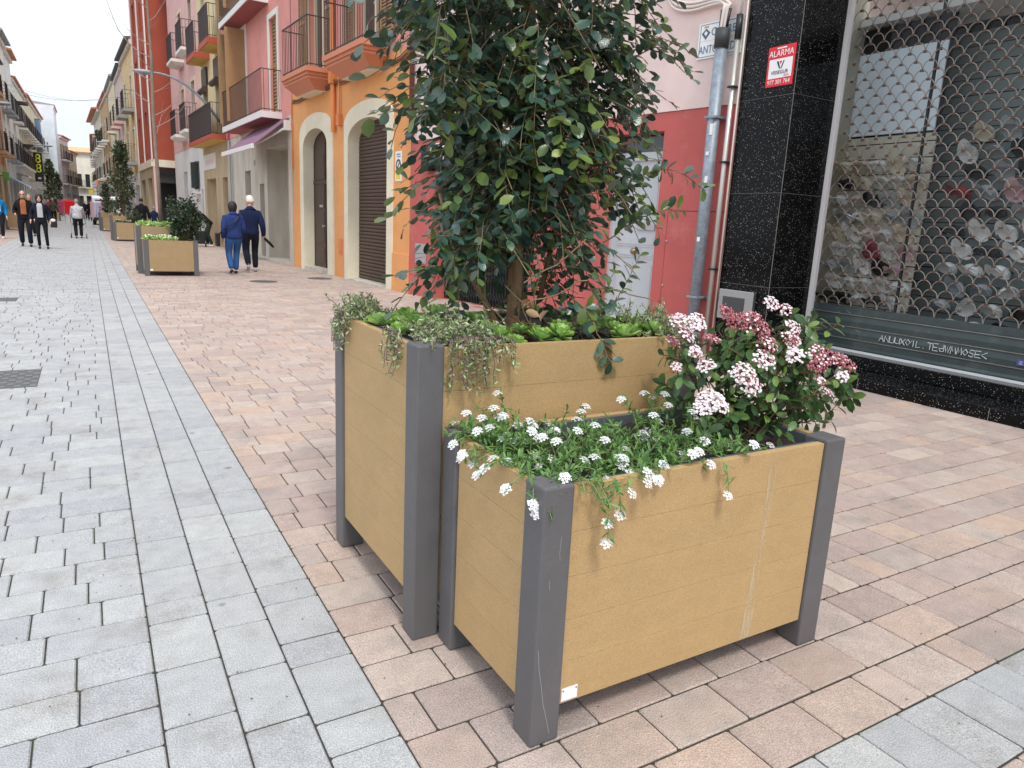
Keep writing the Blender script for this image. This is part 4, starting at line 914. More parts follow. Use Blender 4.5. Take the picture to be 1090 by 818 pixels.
awning(2.0, 1.2, 80, 85, 3.1, 2.8, M_WSLAB, 'small white awning far along the right side')
gs = empty('green_shop_sign', (-4.3, 54.5, 2.6), 0, 'small green shop sign on the ground floor of the brown house', 'sign'); part(gs, 'plate', mat('green_sign', rgb(120,176,84)), B(0,.35,0,.06,0,.5)); part(gs, 'bracket', M_BLACK, B(-.15,0,.01,.05,.25,.3))
bn = empty('banner', (-3.9, 81, 3.3), 0, 'black vertical banner with yellow figures hanging on the left side', 'banner')
part(bn, 'cloth', M_BLACK, B(0,.68,0,.03,0,2.5)); part(bn, 'bracket', M_RAIL, lambda m_: (m_.box(-.55,.7,.0,.04,2.5,2.55), m_.box(-.55,.7,0,.04,-.05,0)))
text('lettering', '8', 1.1, mat('acid_yellow_print', rgb(214,222,40)), bn, (.34,-.012,1.98), (PI/2,0,0), .004, sx=.85); text('lettering', '8', 1.1, MATS['acid_yellow_print'], bn, (.34,-.012,1.12), (PI/2,0,0), .004, sx=.85); part(bn, 'white_mark', M_SIGNW, B(.22,.46,-.01,0,.2,.34))
b2 = empty('blue_banner', (-4.3, 96, 6.7), 0, 'tall pale blue panel sign hanging above the black banner on the left side', 'banner'); part(b2, 'cloth', mat('pale_blue_banner', rgb(120,156,184)), B(0,.6,0,.05,0,3.4)); part(b2, 'bracket', M_RAIL, B(-.3,.62,.0,.05,3.4,3.46))
ys = empty('yellow_shop_sign', (1.25, 100, 2.65), 0, 'small square yellow sign far down the right side of the street', 'sign'); part(ys, 'plate', M_YEL, B(-.92,-.42,0,.08,0,.5)); part(ys, 'bracket', M_RAIL, B(-.42,.25,.02,.05,.3,.34))
os_ = empty('orange_shop_sign', (1.6, 92, 3.6), 0, 'small orange hanging sign far down the right side of the street', 'sign'); part(os_, 'plate', mat('orange_sign', rgb(224,150,110)), B(-.6,-.2,0,.08,0,.45)); part(os_, 'bracket', M_RAIL, B(-.2,.2,.02,.05,.3,.36))
def wall_lamp(wx, wy, z, tx, tz, label):
    e = empty('wall_street_lamp', (wx, wy, z), 0, label, 'street lamp', 'wall lamps along the street'); P = []
    dx = tx-wx; dz = tz-z
    for i in range(13):
        t = i/12; P.append((dx*t, 0, dz*(1-(1-t)**2.2)))
    mb = MB(); mb.tube(P, [.055-.025*i/12 for i in range(13)], 8); mb.build('arm', M_GALV, e, smooth=True)
    s = -1 if dx < 0 else 1; hd = MB(); hd.sphere((dx+s*.32, 0, dz-.02), (.38,.16,.085), 16, 8); hd.build('lamp_head', mat('grey_lamp_head', rgb(150,156,164), rough=.4), e, smooth=True)
    g_ = MB(); g_.sphere((dx+s*.36, 0, dz-.06), (.24,.11,.06), 14, 6); g_.build('lens', mat('lamp_lens', rgb(120,126,130), rough=.2), e, smooth=True); return e
wall_lamp(4.6, 30.0, 4.6, 2.4, 6.1, 'curved grey lamp arm reaching from the yellow house past the red tower')
wall_lamp(-4.4, 44, 5.4, -3.5, 6.0, 'pale lamp head jutting from the brown house at the left edge')
wall_lamp(-4.35, 71, 4.3, -2.7, 5.9, 'long curved lamp arm above the shops on the left side')
wall_lamp(2.3, 72, 5.9, 1.75, 6.6, 'small lamp head above the dark conifer on the right side')
# thin wires across the street
for (za, zb, y_) in ((9.6, 9.4, 66), (8.6, 8.9, 60)):
    P = [(-4.4+ (6.9)*i/16, y_, za+(zb-za)*i/16-.5*math.sin(PI*i/16)) for i in range(17)]
    mb = MB(); mb.tube(P, .012, 4); tag(mb.build('overhead_wire', mat('pale_wire', rgb(150,152,160))), 'thin overhead wire crossing the street between the houses%s' % (', higher of two' if za > 9 else ', lower of two'), 'wire')
# ------------------------------------------------------------------ plants
def leaf_mat(name, cols, rough=.38, spec=.5, var=.1, back=None):
    M = mat(name, cols[0], rough=rough, spec=spec, alt=cols[1:], var=var, vscale=30, bump=.15, bscale=120)
    n = M.node_tree; b = n.nodes['Principled BSDF']
    src = b.inputs['Base Color'].links[0].from_socket
    g = n.nodes.new('ShaderNodeNewGeometry'); mm = n.nodes.new('ShaderNodeMixRGB'); h = n.nodes.new('ShaderNodeHueSaturation')
    h.inputs['Saturation'].default_value = .8; h.inputs['Value'].default_value = 1.7; n.links.new(src, h.inputs['Color'])
    n.links.new(g.outputs['Backfacing'], mm.inputs[0]); n.links.new(src, mm.inputs[1]); n.links.new(h.outputs[0], mm.inputs[2]); n.links.new(mm.outputs[0], b.inputs['Base Color'])
    # thin leaves let some light through
    tr = n.nodes.new('ShaderNodeBsdfTranslucent'); ms = n.nodes.new('ShaderNodeMixShader'); ms.inputs[0].default_value = .10; n.links.new(mm.outputs[0], tr.inputs[0])
    o = [x for x in n.nodes if x.type == 'OUTPUT_MATERIAL'][0]; n.links.new(b.outputs[0], ms.inputs[1]); n.links.new(tr.outputs[0], ms.inputs[2]); n.links.new(ms.outputs[0], o.inputs['Surface'])
    return M
def leaf(mb, p, d, up, L, W, droop=.15, fold=.18, shape=(.0,.62,1.0,.86,.0), ts=(0,.22,.5,.8,1)):
    """one leaf: midrib of five points with a folded blade either side"""
    d = d.normalized(); s = d.cross(up)
    if s.length < 1e-4: s = d.orthogonal()
    s.normalize(); n = s.cross(d).normalized(); vs = [p]; rows = []
    for t, k in list(zip(ts, shape))[1:-1]:
        c = p+d*(L*t)-n*(droop*L*t*t); w_ = W*.5*k
        vs += [c+s*w_+n*(fold*w_), c, c-s*w_+n*(fold*w_)]
    vs.append(p+d*L-n*(droop*L))
    k = len(ts)-2
    fs = [(0,1,2),(0,2,3)]
    for i in range(k-1):
        a = 1+3*i; fs += [(a,a+3,a+4,a+1),(a+1,a+4,a+5,a+2)]
    a = 1+3*(k-1); e = len(vs)-1; fs += [(a,e,a+1),(a+1,e,a+2)]
    mb.add(vs, fs)
def rv(r, s=1.0): return Vector((r.gauss(0,s), r.gauss(0,s), r.gauss(0,s)))
M_BARK = mat('grey_brown_bark', rgb(150,122,92), rough=.9, var=.25, vscale=14, bump=.6, bscale=60)
M_TWIG = mat('tan_twig', rgb(128,112,82), rough=.8, var=.2, vscale=20)
M_LEAF = leaf_mat('dark_glossy_leaf', [rgb(56,84,70), rgb(46,70,58), rgb(72,100,74), rgb(54,84,76), rgb(42,64,50), rgb(82,106,62), rgb(70,100,92), rgb(50,76,54), rgb(106,126,66)], rough=.3, spec=.75)
M_LEAFL = leaf_mat('young_olive_leaf', [rgb(112,132,60), rgb(88,112,54), rgb(128,142,66), rgb(76,100,52)], rough=.38)

def shrub():
    r = random.Random(21)
    e = empty('leafy_shrub', (1.42, 2.47, .97), 0, 'big dark green climbing shrub with small oval leaves growing from the tall planter', 'shrub')
    O = Vector(e.location)
    tr = MB()
    def stem(pts, rad, n=8): tr.tube([Vector(p)-O for p in pts], rad, n)
    stem([(1.42,2.44,.93),(1.44,2.43,1.05),(1.46,2.45,1.2),(1.45,2.46,1.4),(1.5,2.47,1.65),(1.48,2.5,2.0),(1.52,2.5,2.5),(1.5,2.5,2.85)], [.028,.026,.024,.022,.02,.018,.012,.006])
    stem([(1.40,2.46,.93),(1.37,2.45,1.02),(1.28,2.43,1.15),(1.16,2.42,1.32),(1.1,2.42,1.5)], [.014,.013,.012,.01,.006])
    stem([(1.47,2.5,.93),(1.49,2.52,1.2),(1.53,2.53,1.5),(1.62,2.5,1.85),(1.72,2.48,2.2),(1.76,2.46,2.6)], [.022,.02,.018,.015,.01,.006])
    stem([(1.49,2.49,1.35),(1.62,2.42,1.55),(1.8,2.35,1.72),(1.93,2.3,1.76)], [.012,.011,.008,.004])
    stem([(1.46,2.45,1.3),(1.34,2.4,1.6),(1.22,2.35,1.85),(1.1,2.3,2.0)], [.012,.01,.008,.004])
    stem([(1.6,2.5,1.1),(1.64,2.5,1.3),(1.68,2.48,1.6)], [.012,.011,.01])
    tr.build('trunk', M_BARK, e, smooth=True)
    # wooden stake
    part(e, 'stake', mat('weathered_stake', rgb(150,108,68), rough=.8, var=.15), lambda m_: m_.box(.05,.09,.03,.07,-.05,1.6))
    # blobs of foliage (x,y,z centre; radii; number of twigs)
    blobs = [((1.47,2.47,2.75),(.44,.38,.35),80), ((1.46,2.45,2.3),(.45,.40,.36),210), ((1.50,2.44,1.90),(.35,.34,.30),190), ((1.43,2.42,1.58),(.28,.28,.25),115),
             ((1.60,2.42,1.34),(.17,.2,.24),48), ((1.28,2.36,1.42),(.17,.18,.16),26), ((1.62,2.40,1.12),(.10,.13,.14),26), ((1.80,2.42,1.64),(.2,.18,.1),22), ((1.10,2.36,1.86),(.10,.16,.14),18),
             ((1.82,2.4,2.08),(.14,.22,.26),32), ((1.2,2.36,1.25),(.09,.12,.08),7), ((1.08,2.3,2.2),(.10,.2,.22),18), ((1.68,2.3,1.0),(.07,.08,.05),8), ((1.6,2.5,1.02),(.09,.1,.07),10)]
    lf = MB(); ll = MB(); tw = MB()
    for c, R3, n in blobs:
        c = Vector(c)
        for _ in range(int(n*2.1)):
            v = rv(r).normalized(); q = r.random()**.45
            p = c+Vector((v.x*R3[0], v.y*R3[1], v.z*R3[2]))*q
            p.x -= .055
            if p.z < 1.42 and 1.24 < p.x < 1.56 and p.y < 2.47: continue
            if p.z < 1.3 and r.random() < .4: continue
            outw = Vector((v.x, v.y, v.z*.3-.25)).normalized()
            d = (outw*.7+rv(r,.45)+Vector((0,0,-.35))).normalized(); Lt = r.uniform(.12,.30); k = int(Lt/.031)
            P = [p]; 
            for i in range(k):
                d = (d+Vector((0,0,-.07))+rv(r,.05)).normalized(); P.append(P[-1]+d*.031)
            P = [x-O for x in P]; tw.tube(P[::2] if len(P) > 4 else P, .0018, 3, False)
            side = d.cross(Vector((0,0,1))); 
            if side.length < .1: side = Vector((1,0,0))
            side.normalize(); young = r.random() < (.14 if q > .8 else .04)
            for i in range(1, len(P)):
                if r.random() < .12: continue
                dd = (P[i]-P[i-1]).normalized(); s = side*(1 if i % 2 else -1)
                ld = (dd*.35+s*.8+outw*.35+rv(r,.3)+Vector((0,0,-.08))).normalized()
                Lq = r.uniform(.038,.061)*(1.1 if young else 1)
                if r.random() < .05: Lq *= 1.35
                leaf(ll if (young or r.random() < .02) else lf, P[i], ld, (Vector((0,0,1))+rv(r,.35)+outw*.3), Lq, Lq*r.uniform(.54,.66), droop=r.uniform(.02,.3), fold=r.uniform(.05,.3))
    # single long sprays that stick out of the outline
    sprays = [((1.75,2.3,1.5),(2.28,2.3,1.58),.11), ((1.8,2.35,1.35),(2.2,2.35,1.50),.04), ((1.2,2.3,1.75),(.93,2.25,1.72),.06), ((1.3,2.35,1.55),(1.02,2.3,1.38),.05), ((1.85,2.4,2.0),(2.1,2.35,2.12),.05),
              ((1.25,2.3,1.9),(.93,2.25,1.95),.06), ((1.35,2.3,1.3),(1.08,2.25,1.30),.03), ((1.75,2.35,1.9),(2.02,2.3,1.66),.1), ((1.3,2.3,2.1),(.86,2.2,2.14),.06), ((1.7,2.35,1.75),(1.95,2.3,1.45),.06),
              ((1.8,2.4,1.0),(2.02,2.38,1.30),-.05), ((1.75,2.42,.98),(1.9,2.4,1.22),-.03), ((1.5,2.1,1.15),(1.6,2.0,.93),.03), ((1.2,2.3,1.8),(1.0,2.2,1.6),.05),((1.7,2.35,1.6),(2.05,2.3,1.38),.1)]
    for a, b, arch in sprays:
        a = Vector(a); b = Vector(b); n = int((b-a).length/.028)+2; P = []
        for i in range(n+1):
            t = i/n; P.append(a.lerp(b, t)+Vector((0,0,arch*math.sin(PI*t)))+rv(r,.003)-O)
        tw.tube(P, [.0035-.002*i/n for i in range(n+1)], 5, False)
        for i in range(2, n+1):
            for s in (-1, 1):
                if r.random() < .25: continue
                dd = (P[i]-P[i-1]).normalized(); sd_ = dd.cross(Vector((0,1,.4))).normalized()*s
                Lq = r.uniform(.042,.064); leaf(ll if r.random() < .35 else lf, P[i], (dd*.6+sd_*.8+rv(r,.2)).normalized(), Vector((0,-.5,1))+rv(r,.3), Lq, Lq*.56, droop=r.uniform(0,.25))
    # bare pale twigs
    for k in range(30):
        c, R3, n = r.choice(blobs[:8]); v = rv(r).normalized(); p = Vector(c)+Vector((v.x*R3[0], v.y*R3[1]-.08, v.z*R3[2]))*.9; d = Vector((r.gauss(0,.5), -.35+r.gauss(0,.3), r.gauss(-.5,.5))).normalized(); P = [p-O]
        for i in range(9): d = (d+rv(r,.09)+Vector((0,0,-.06))).normalized(); P.append(P[-1]+d*.034)
        tw.tube(P, .0022, 4, False)
    for (a, b) in (((1.40,2.2,1.0),(1.22,2.1,1.2)), ((1.42,2.25,.98),(1.27,2.12,1.08)), ((1.38,2.2,1.02),(1.33,2.1,1.3)), ((1.3,2.15,1.12),(1.55,2.1,1.22)), ((1.3,2.12,1.2),(1.52,2.08,1.36)), ((1.33,2.2,1.0),(1.12,2.1,1.15))):
        a = Vector(a); b = Vector(b); P = [a.lerp(b,i/6)+rv(r,.006)-O for i in range(7)]; tw.tube(P, .0028, 5, False)
    lf.build('foliage', M_LEAF, e, smooth=True, fixn=False); ll.build('young_foliage', M_LEAFL, e, smooth=True, fixn=False); tw.build('twigs', M_TWIG, e, smooth=True, fixn=False)
    dl = MB()
    for k in range(9):
        p = Vector((1.3+r.uniform(-.08,.1), 2.2+r.uniform(-.06,.06), 1.0+r.uniform(-.02,.12))); leaf(dl, p-O, rv(r).normalized(), rv(r), .05, .028, droop=.5, fold=.6)
    dl.build('dead_leaves', leaf_mat('dry_brown_leaf', [rgb(150,104,66), rgb(120,84,56), rgb(170,130,84)], rough=.8), e, smooth=True, fixn=False)
    return e
shrub()

# rosette succulents (aeonium-like)
M_SUCC = leaf_mat('bright_green_succulent', [rgb(156,192,90), rgb(124,164,66), rgb(186,212,124), rgb(104,148,58), rgb(168,198,108), rgb(134,172,74)], rough=.36)
def rosette_mesh(seed, R=.054):
    r = random.Random(seed); mb = MB()
    for k in range(22):
        t = k/22; a = k*2.39996; el = .12+1.05*t; L_ = R*(1.0-.55*t); d = Vector((math.cos(a)*math.cos(el), math.sin(a)*math.cos(el), math.sin(el)))
        p = Vector((math.cos(a)*.006, math.sin(a)*.006, .004+.02*t)); up = Vector((-math.cos(a)*math.sin(el), -math.sin(a)*math.sin(el), math.cos(el)))
        leaf(mb, p, d, up, L_, L_*.52, droop=-.10, fold=.3, shape=(.0,.55,.8,1.0,.0), ts=(0,.25,.55,.82,1))
        leaf(mb, p-up*.002, d, up, L_*.97, L_*.5, droop=-.04, fold=.12, shape=(.0,.42,.72,1.0,.0), ts=(0,.3,.58,.84,1))
    return mb
ros = []
rp_ = []
r = random.Random(31)
for (x0, x1, y0, y1, n, where) in ((.92,1.12,2.30,2.64,13,'left rear in the tall planter'), (1.0,1.16,2.12,2.36,6,'left rear in the tall planter'), (1.20,1.52,2.08,2.24,8,'in the front row below the trunk'), (1.66,1.92,2.09,2.3,8,'in the front row right of the stems'), (1.2,1.5,2.5,2.8,7,'behind the trunk'), (1.6,1.9,2.5,2.78,4,'behind the trunk')):
    for k in range(n):
        for _ in range(30):
            x, y = r.uniform(x0,x1), r.uniform(y0,y1)
            if all((x-a)**2+(y-b)**2 > .058**2 for a, b in rp_): break
        rp_.append((x, y)); ros.append((x, y, where))
protor = []
for i, (x, y, where) in enumerate(ros):
    if i < 4:
        mb = rosette_mesh(40+i); o = mb.build('rosette_succulent', M_SUCC, None, smooth=True, fixn=False); protor.append(o)
    else: o = protor[i % 4].copy(); C.objects.link(o)
    o.location = (x, y, 1.0+r.uniform(-.012,.018)); s = r.uniform(.85,1.25); o.scale = (s, s, s); o.rotation_euler = (r.uniform(-.3,.3), r.uniform(-.3,.3), r.uniform(0,6))
    rk = sorted([q for q in ros if q[2] == where]).index((x, y, where)); tag(o, 'rosette succulent %s, number %s from the left' % (where, ['one','two','three','four','five','six','seven','eight','nine','ten','eleven','twelve','thirteen','fourteen','fifteen','sixteen','seventeen','eighteen','nineteen','twenty','twenty-one'][rk]), 'succulent', 'light green rosettes in the tall planter')

# trailing stonecrop with grey-green narrow leaves and purple stems
M_SED = leaf_mat('grey_green_narrow_leaf', [rgb(124,150,86), rgb(140,158,108), rgb(98,132,68), rgb(128,116,100), rgb(150,164,120)], rough=.5)
M_SEDST = mat('purple_brown_stem', rgb(120,92,92), rough=.7, var=.2)
def trailing(name, region, n, drape, label, seed, hang=None, O=None):
    r = random.Random(seed); e = empty('trailing_stonecrop', O, 0, label, 'trailing plant'); O = Vector(O); lf = MB(); st_ = MB()
    for k in range(n):
        (x0,x1,y0,y1,z) = region; p = Vector((r.uniform(x0,x1), r.uniform(y0,y1), z+r.uniform(-.01,.03))); d = Vector((r.gauss(0,.7), r.gauss(-.1,.7), r.uniform(.1,.8))).normalized(); P = [p]
        for i in range(r.randint(4,8)): d = (d+rv(r,.25)+Vector((0,0,-.06))).normalized(); P.append(P[-1]+d*.014)
        st_.tube([q-O for q in P], .0013, 3, False)
        for q in P[1:]:
            for _ in range(3): 
                L_ = r.uniform(.012,.024); leaf(lf, q-O, (rv(r)+Vector((0,0,.5))).normalized(), rv(r), L_, L_*.3, droop=0, fold=.4, ts=(0,.5,.8,1), shape=(0,1,.8,0))
    for (x0,x1,y0,y1,z0,len0,cnt) in drape:
        for k in range(cnt):
            p = Vector((r.uniform(x0,x1), r.uniform(y0,y1), z0+r.uniform(0,.02))); P = [p+Vector((0,.03,-.005)), p]; Lh = len0*r.uniform(.35,1); m_ = int(Lh/.014)
            d = Vector((r.gauss(0,.2) + (hang or 0), -.5, .05))
            for i in range(m_):
                d = (d*.75+Vector((0,0,-.6))+rv(r,.2)).normalized(); q = P[-1]+d*.014
                P.append(q)
            st_.tube([q-O for q in P], .0015, 4, False)
            for q in P[2:]:
                for _ in range(2):
                    L_ = r.uniform(.014,.026); leaf(lf, q-O, (rv(r)+Vector((0,-.3,.1))).normalized(), rv(r), L_, L_*.28, droop=0, fold=.4, ts=(0,.5,.8,1), shape=(0,1,.8,0))
    lf.build('foliage', M_SED, e, smooth=True, fixn=False); st_.build('stems', M_SEDST, e, smooth=True, fixn=False)
trailing('a', (.87,1.0,2.68,2.87,1.01), 140, [(.84,.87,2.75,2.86,1.03,.2,16),(.835,.85,2.66,2.8,1.03,.1,8)], 'wispy trailing plant spilling over the far left corner of the tall planter', 51, hang=-.15, O=(.93,2.8,1.0))
trailing('b', (.93,1.13,2.05,2.26,1.01), 120, [(.96,1.10,2.0,2.012,1.03,.20,24),(1.1,1.2,2.0,2.012,1.03,.13,10),(.845,.858,2.15,2.3,1.03,.17,14)], 'grey-green trailing plant with purple stems hanging over the tall planter’s near corner', 52, O=(1.0,2.1,1.0))
trailing('c', (1.86,2.02,2.06,2.3,1.01), 150, [(1.9,2.0,2.0,2.012,1.03,.09,10)], 'low wispy trailing plant at the right end of the tall planter behind the pink flowers', 53, O=(1.95,2.15,1.0))
# stray leaves creeping over the front board
def alyssum():
    r = random.Random(61); O = Vector((1.3, 1.7, .71)); e = empty('white_alyssum', O, 0, 'spreading white-flowered alyssum filling the left of the low planter and spilling over its corner', 'flowering plant')
    lf = MB(); st_ = MB(); fl_ = MB(); ce = MB()
    def head(p, nrm, R=.0165):
        nrm = nrm.normalized(); u = nrm.orthogonal().normalized(); v = nrm.cross(u)
        for k in range(18):
            a = k*2.4; q = math.sqrt(k/18)*R; c = p+(u*math.cos(a)+v*math.sin(a))*q+nrm*(.006-.006*(q/R)**2*1.6); fn_ = (nrm+(c-p)*22).normalized(); uu = fn_.orthogonal().normalized(); vv = fn_.cross(uu); a0 = r.uniform(0,6); s = .0052
            for j in range(4):
                b = a0+j*PI/2; d = uu*math.cos(b)+vv*math.sin(b); t = uu*-math.sin(b)+vv*math.cos(b); cc = c-O
                fl_.add([cc, cc+d*s*.55+t*s*.42, cc+d*s+fn_*.0006, cc+d*s*.55-t*s*.42], [(0,1,2,3)])
            ce.add([c-O+fn_*.0009+uu*.0009, c-O+fn_*.0009+vv*.0009, c-O+fn_*.0009-uu*.0009, c-O+fn_*.0009-vv*.0009], [(0,1,2,3)])
    def stemline(p, d, n, grav, flower=True, lv=1.0):
        P = [p]
        for i in range(n): d = (d+rv(r,.13)+Vector((0,0,grav))).normalized(); P.append(P[-1]+d*.015)
        st_.tube([q-O for q in P], .0012, 4, False)
        for q in P[1:-1]:
            for _ in range(3 if r.random() < lv else 1):
                L_ = r.uniform(.017,.034); ld = (rv(r)+Vector((0,0,.35))+d*.5).normalized(); leaf(lf, q-O, ld, Vector((0,0,1))+rv(r,.3), L_, L_*.27, droop=.15, fold=.3, ts=(0,.35,.7,1), shape=(0,.8,1,0))
        if flower: head(P[-1], (d*.5+Vector((0,-.2,.8))))
        return P
    for k in range(250):
        x = r.uniform(1.02, 1.8); y = r.uniform(1.46, 1.93)
        if x > 1.62 and y > 1.75: continue
        dens = 1 if x < 1.35 or y < 1.7 else .55
        if r.random() > dens: continue
        stemline(Vector((x,y,.72+r.uniform(-.01,.01))), Vector((r.gauss(0,.6), r.gauss(-.15,.6), .7)).normalized(), r.randint(4,8), -.05, flower=r.random() < .26)
    # taller sprigs at the rear-left corner and middle
    for k in range(34): stemline(Vector((r.uniform(1.0,1.2), r.uniform(1.72,1.95), .73)), Vector((r.gauss(-.35,.4), r.gauss(0,.3), .8)).normalized(), r.randint(6,10), -.03, flower=r.random() < .3)
    for k in range(10): stemline(Vector((r.uniform(1.5,1.75), r.uniform(1.6,1.9), .73)), Vector((r.gauss(0,.2), r.gauss(0,.2), 1)).normalized(), r.randint(7,11), 0, flower=r.random() < .7)
    # spilling over the left side, the near corner post and the front board
    for (x, y, dx, dy, n, cnt) in ((1.02,1.62,-.8,-.2,6,6), (1.02,1.75,-.9,.1,7,4), (1.03,1.5,-.6,-.6,9,9), (1.08,1.46,-.15,-.9,9,6), (1.22,1.45,.1,-.8,4,6), (1.36,1.46,.1,-.8,3,4), (1.0,1.88,-.6,.0,5,3)):
        for k in range(cnt): stemline(Vector((x+r.uniform(-.04,.04), y+r.uniform(-.05,.05), .755)), Vector((dx+r.gauss(0,.25), dy+r.gauss(0,.25), .25)).normalized(), n+r.randint(-2,2), -.13, flower=r.random() < .55)
    for (p, n, g_) in (((1.13,1.425,.76), 13, -.35), ((1.07,1.42,.765), 10, -.3), ((1.56,1.42,.765), 9, -.4), ((1.18,1.425,.76), 8, -.3)):
        stemline(Vector(p), Vector((r.gauss(.1,.2), -.8, .15)).normalized(), n, g_, True, .4)
    lf.build('foliage', leaf_mat('fresh_green_narrow_leaf', [rgb(92,132,62), rgb(76,116,58), rgb(112,150,74), rgb(66,104,52)], rough=.5), e, smooth=True, fixn=False)
    st_.build('stems', mat('pale_green_stem', rgb(132,150,86), rough=.6), e, smooth=True, fixn=False)
    fl_.build('flowers', mat('white_petal', rgb(232,232,234), rough=.6), e, fixn=False); ce.build('flower_centres', mat('yellow_green_centre', rgb(176,180,90)), e, fixn=False)
alyssum()

def viburnum(name, O, label, blobs, nleaf, clusters, seed, scale=1.0, lod=1):
    r = random.Random(seed); O = Vector(O); e = empty('flowering_shrub', O, 0, label, 'shrub')
    lf = MB(); st_ = MB()
    for k in range(9): 
        c, R3, _ = r.choice(blobs); tgt = Vector(c)-O+Vector((r.uniform(-.1,.1), r.uniform(-.1,.1), .05)); P = [Vector((r.uniform(-.04,.04), r.uniform(-.04,.04), -.02)).lerp(tgt, i/5)+rv(r,.008)*(1 if 0<i<5 else 0) for i in range(6)]
        st_.tube(P, [.006,.0055,.005,.004,.003,.002], 5)
    for c, R3, n in blobs:
        for _ in range(int(n)):
            v = rv(r).normalized(); q = r.uniform(.55,1.0); p = Vector(c)+Vector((v.x*R3[0], v.y*R3[1], v.z*R3[2]))*q; ax = (v*.8+rv(r,.35)+Vector((0,0,.35))).normalized()
            st_.tube([p-O-ax*.06, p-O+ax*.01], .0018, 4, False)
            sd_ = ax.orthogonal().normalized()
            for j in range(3):
                for s in (0, 1):
                    a = j*PI/2+s*PI+r.uniform(-.3,.3); s2 = Matrix.Rotation(a, 3, ax) @ sd_; L_ = r.uniform(.04,.062)*scale
                    leaf(lf, p-O-ax*.02*j, (s2*.9+ax*(.55-.25*j)+Vector((0,0,-.15))+rv(r,.12)).normalized(), ax+Vector((0,0,.4)), L_, L_*r.uniform(.42,.5), droop=r.uniform(.1,.35), fold=.25)
    lf.build('foliage', leaf_mat('mid_green_glossy_leaf', [rgb(62,94,48), rgb(50,80,44), rgb(84,116,56), rgb(44,72,42), rgb(70,104,52), rgb(110,138,66)], rough=.36), e, smooth=True, fixn=False)
    st_.build('stems', mat('reddish_brown_stem', rgb(110,78,62), rough=.7), e, smooth=True, fixn=False)
    for (cx, cy, cz, R, openf, nx_, ny_, nz_) in clusters:
        nrm = Vector((nx_, ny_, nz_)).normalized(); u = nrm.orthogonal().normalized(); v = nrm.cross(u); c0 = Vector((cx,cy,cz))-O; W_ = MB(); Pk = MB(); tip = MB()
        N_ = int(84*(R/.03)**1.5)
        for k in range(N_):
            a = k*2.39996; q = math.sqrt((k+.5)/N_); h = math.sqrt(max(0,1-q*q*.9)); c = c0+(u*math.cos(a)+v*math.sin(a))*q*R+nrm*R*.6*h+rv(r,R*.1)
            if math.sin(c.x*170+cx*40)*math.sin(c.y*150+c.z*160) > .45: continue
            st_n = (nrm+(c-c0)*14).normalized(); s = .0036+R*.02
            if r.random() < openf:
                uu = st_n.orthogonal().normalized(); vv = st_n.cross(uu); a0 = r.uniform(0,6)
                for j in range(5):
                    b = a0+j*2*PI/5; d = uu*math.cos(b)+vv*math.sin(b); t = uu*-math.sin(b)+vv*math.cos(b); W_.add([c, c+d*s*.7+t*s*.5+st_n*s*.15, c+d*s*1.2, c+d*s*.7-t*s*.5+st_n*s*.15], [(0,1,2,3)])
                if r.random() < .5: tip.sphere(c+st_n*s*.3, s*.2, 4, 2)
            else: Pk.sphere(c, (s*.75, s*.75, s*.9), 5, 3)
            if k % 5 == 0: tip.tube([c0-nrm*R*.3, c], s*.1, 3, False)
        cl_ = W_.build('flower_cluster', mat('white_pink_petal', rgb(226,212,214), rough=.7, alt=[rgb(236,228,228), rgb(220,190,196)]), e, fixn=False) if W_.v else None
        if Pk.v:
            pk_ = Pk.build('buds' if cl_ else 'flower_cluster', mat('rose_pink_bud', rgb(176,88,98), rough=.6, alt=[rgb(196,122,130), rgb(158,70,82), rgb(206,150,150)]), cl_ or e, smooth=True, fixn=False); cl_ = cl_ or pk_
        tip.build('flower_stalks', mat('dark_pink_stalk', rgb(140,70,78)), cl_, fixn=False)
    return e
vb = [((2.08,1.72,.88),(.26,.22,.19),66), ((2.0,1.7,1.0),(.24,.2,.12),34), ((2.36,1.68,.88),(.16,.15,.11),28), ((1.80,1.80,.92),(.11,.13,.13),18), ((2.2,1.66,1.06),(.14,.14,.10),16), ((1.9,1.66,.78),(.22,.18,.1),26), ((2.25,1.66,.8),(.14,.13,.07),12)]
def px2(x, y, Y): # photograph measurements turned into places on the shrub (offline helper values)
    rx = right; d = right*(x-545)+down*(y-409)+fwd*756.9; t = Y/d.y; return (d.x*t, Y, 1.4+d.z*t)
cl = []
for (x, y, Y, R, op) in ((785,346,1.58,.062,.06),(807,352,1.55,.06,.08),(772,336,1.6,.05,.05),(800,340,1.56,.045,.15),(820,325,1.66,.045,.85),(835,331,1.66,.04,.6),(757,364,1.55,.045,.1),(728,358,1.62,.06,.9),(740,345,1.64,.05,.9),(722,342,1.66,.045,.85),
    (812,385,1.5,.055,.7),(790,400,1.48,.065,.75),(798,412,1.48,.055,.7),(756,428,1.46,.06,1),(748,436,1.46,.045,1),(765,432,1.46,.045,1),(842,350,1.6,.045,.75),(840,362,1.58,.05,.5),(815,368,1.52,.055,.45),(846,380,1.52,.05,1),
    (870,392,1.48,.05,.12),(893,386,1.5,.055,.15),(902,392,1.52,.045,.1),(880,382,1.52,.05,.2),(868,376,1.54,.045,.35),(896,402,1.48,.035,.9),(880,420,1.48,.04,.8),(752,392,1.54,.045,.8),(845,366,1.62,.04,.4),(740,376,1.58,.035,.8),(872,406,1.46,.03,.5),(715,365,1.7,.04,.2),(720,392,1.62,.03,.7)):
    p = px2(x, y, Y); cl.append((*p, R*.64, op, r.gauss(-.2,.25), -.6+r.gauss(0,.2), .75))
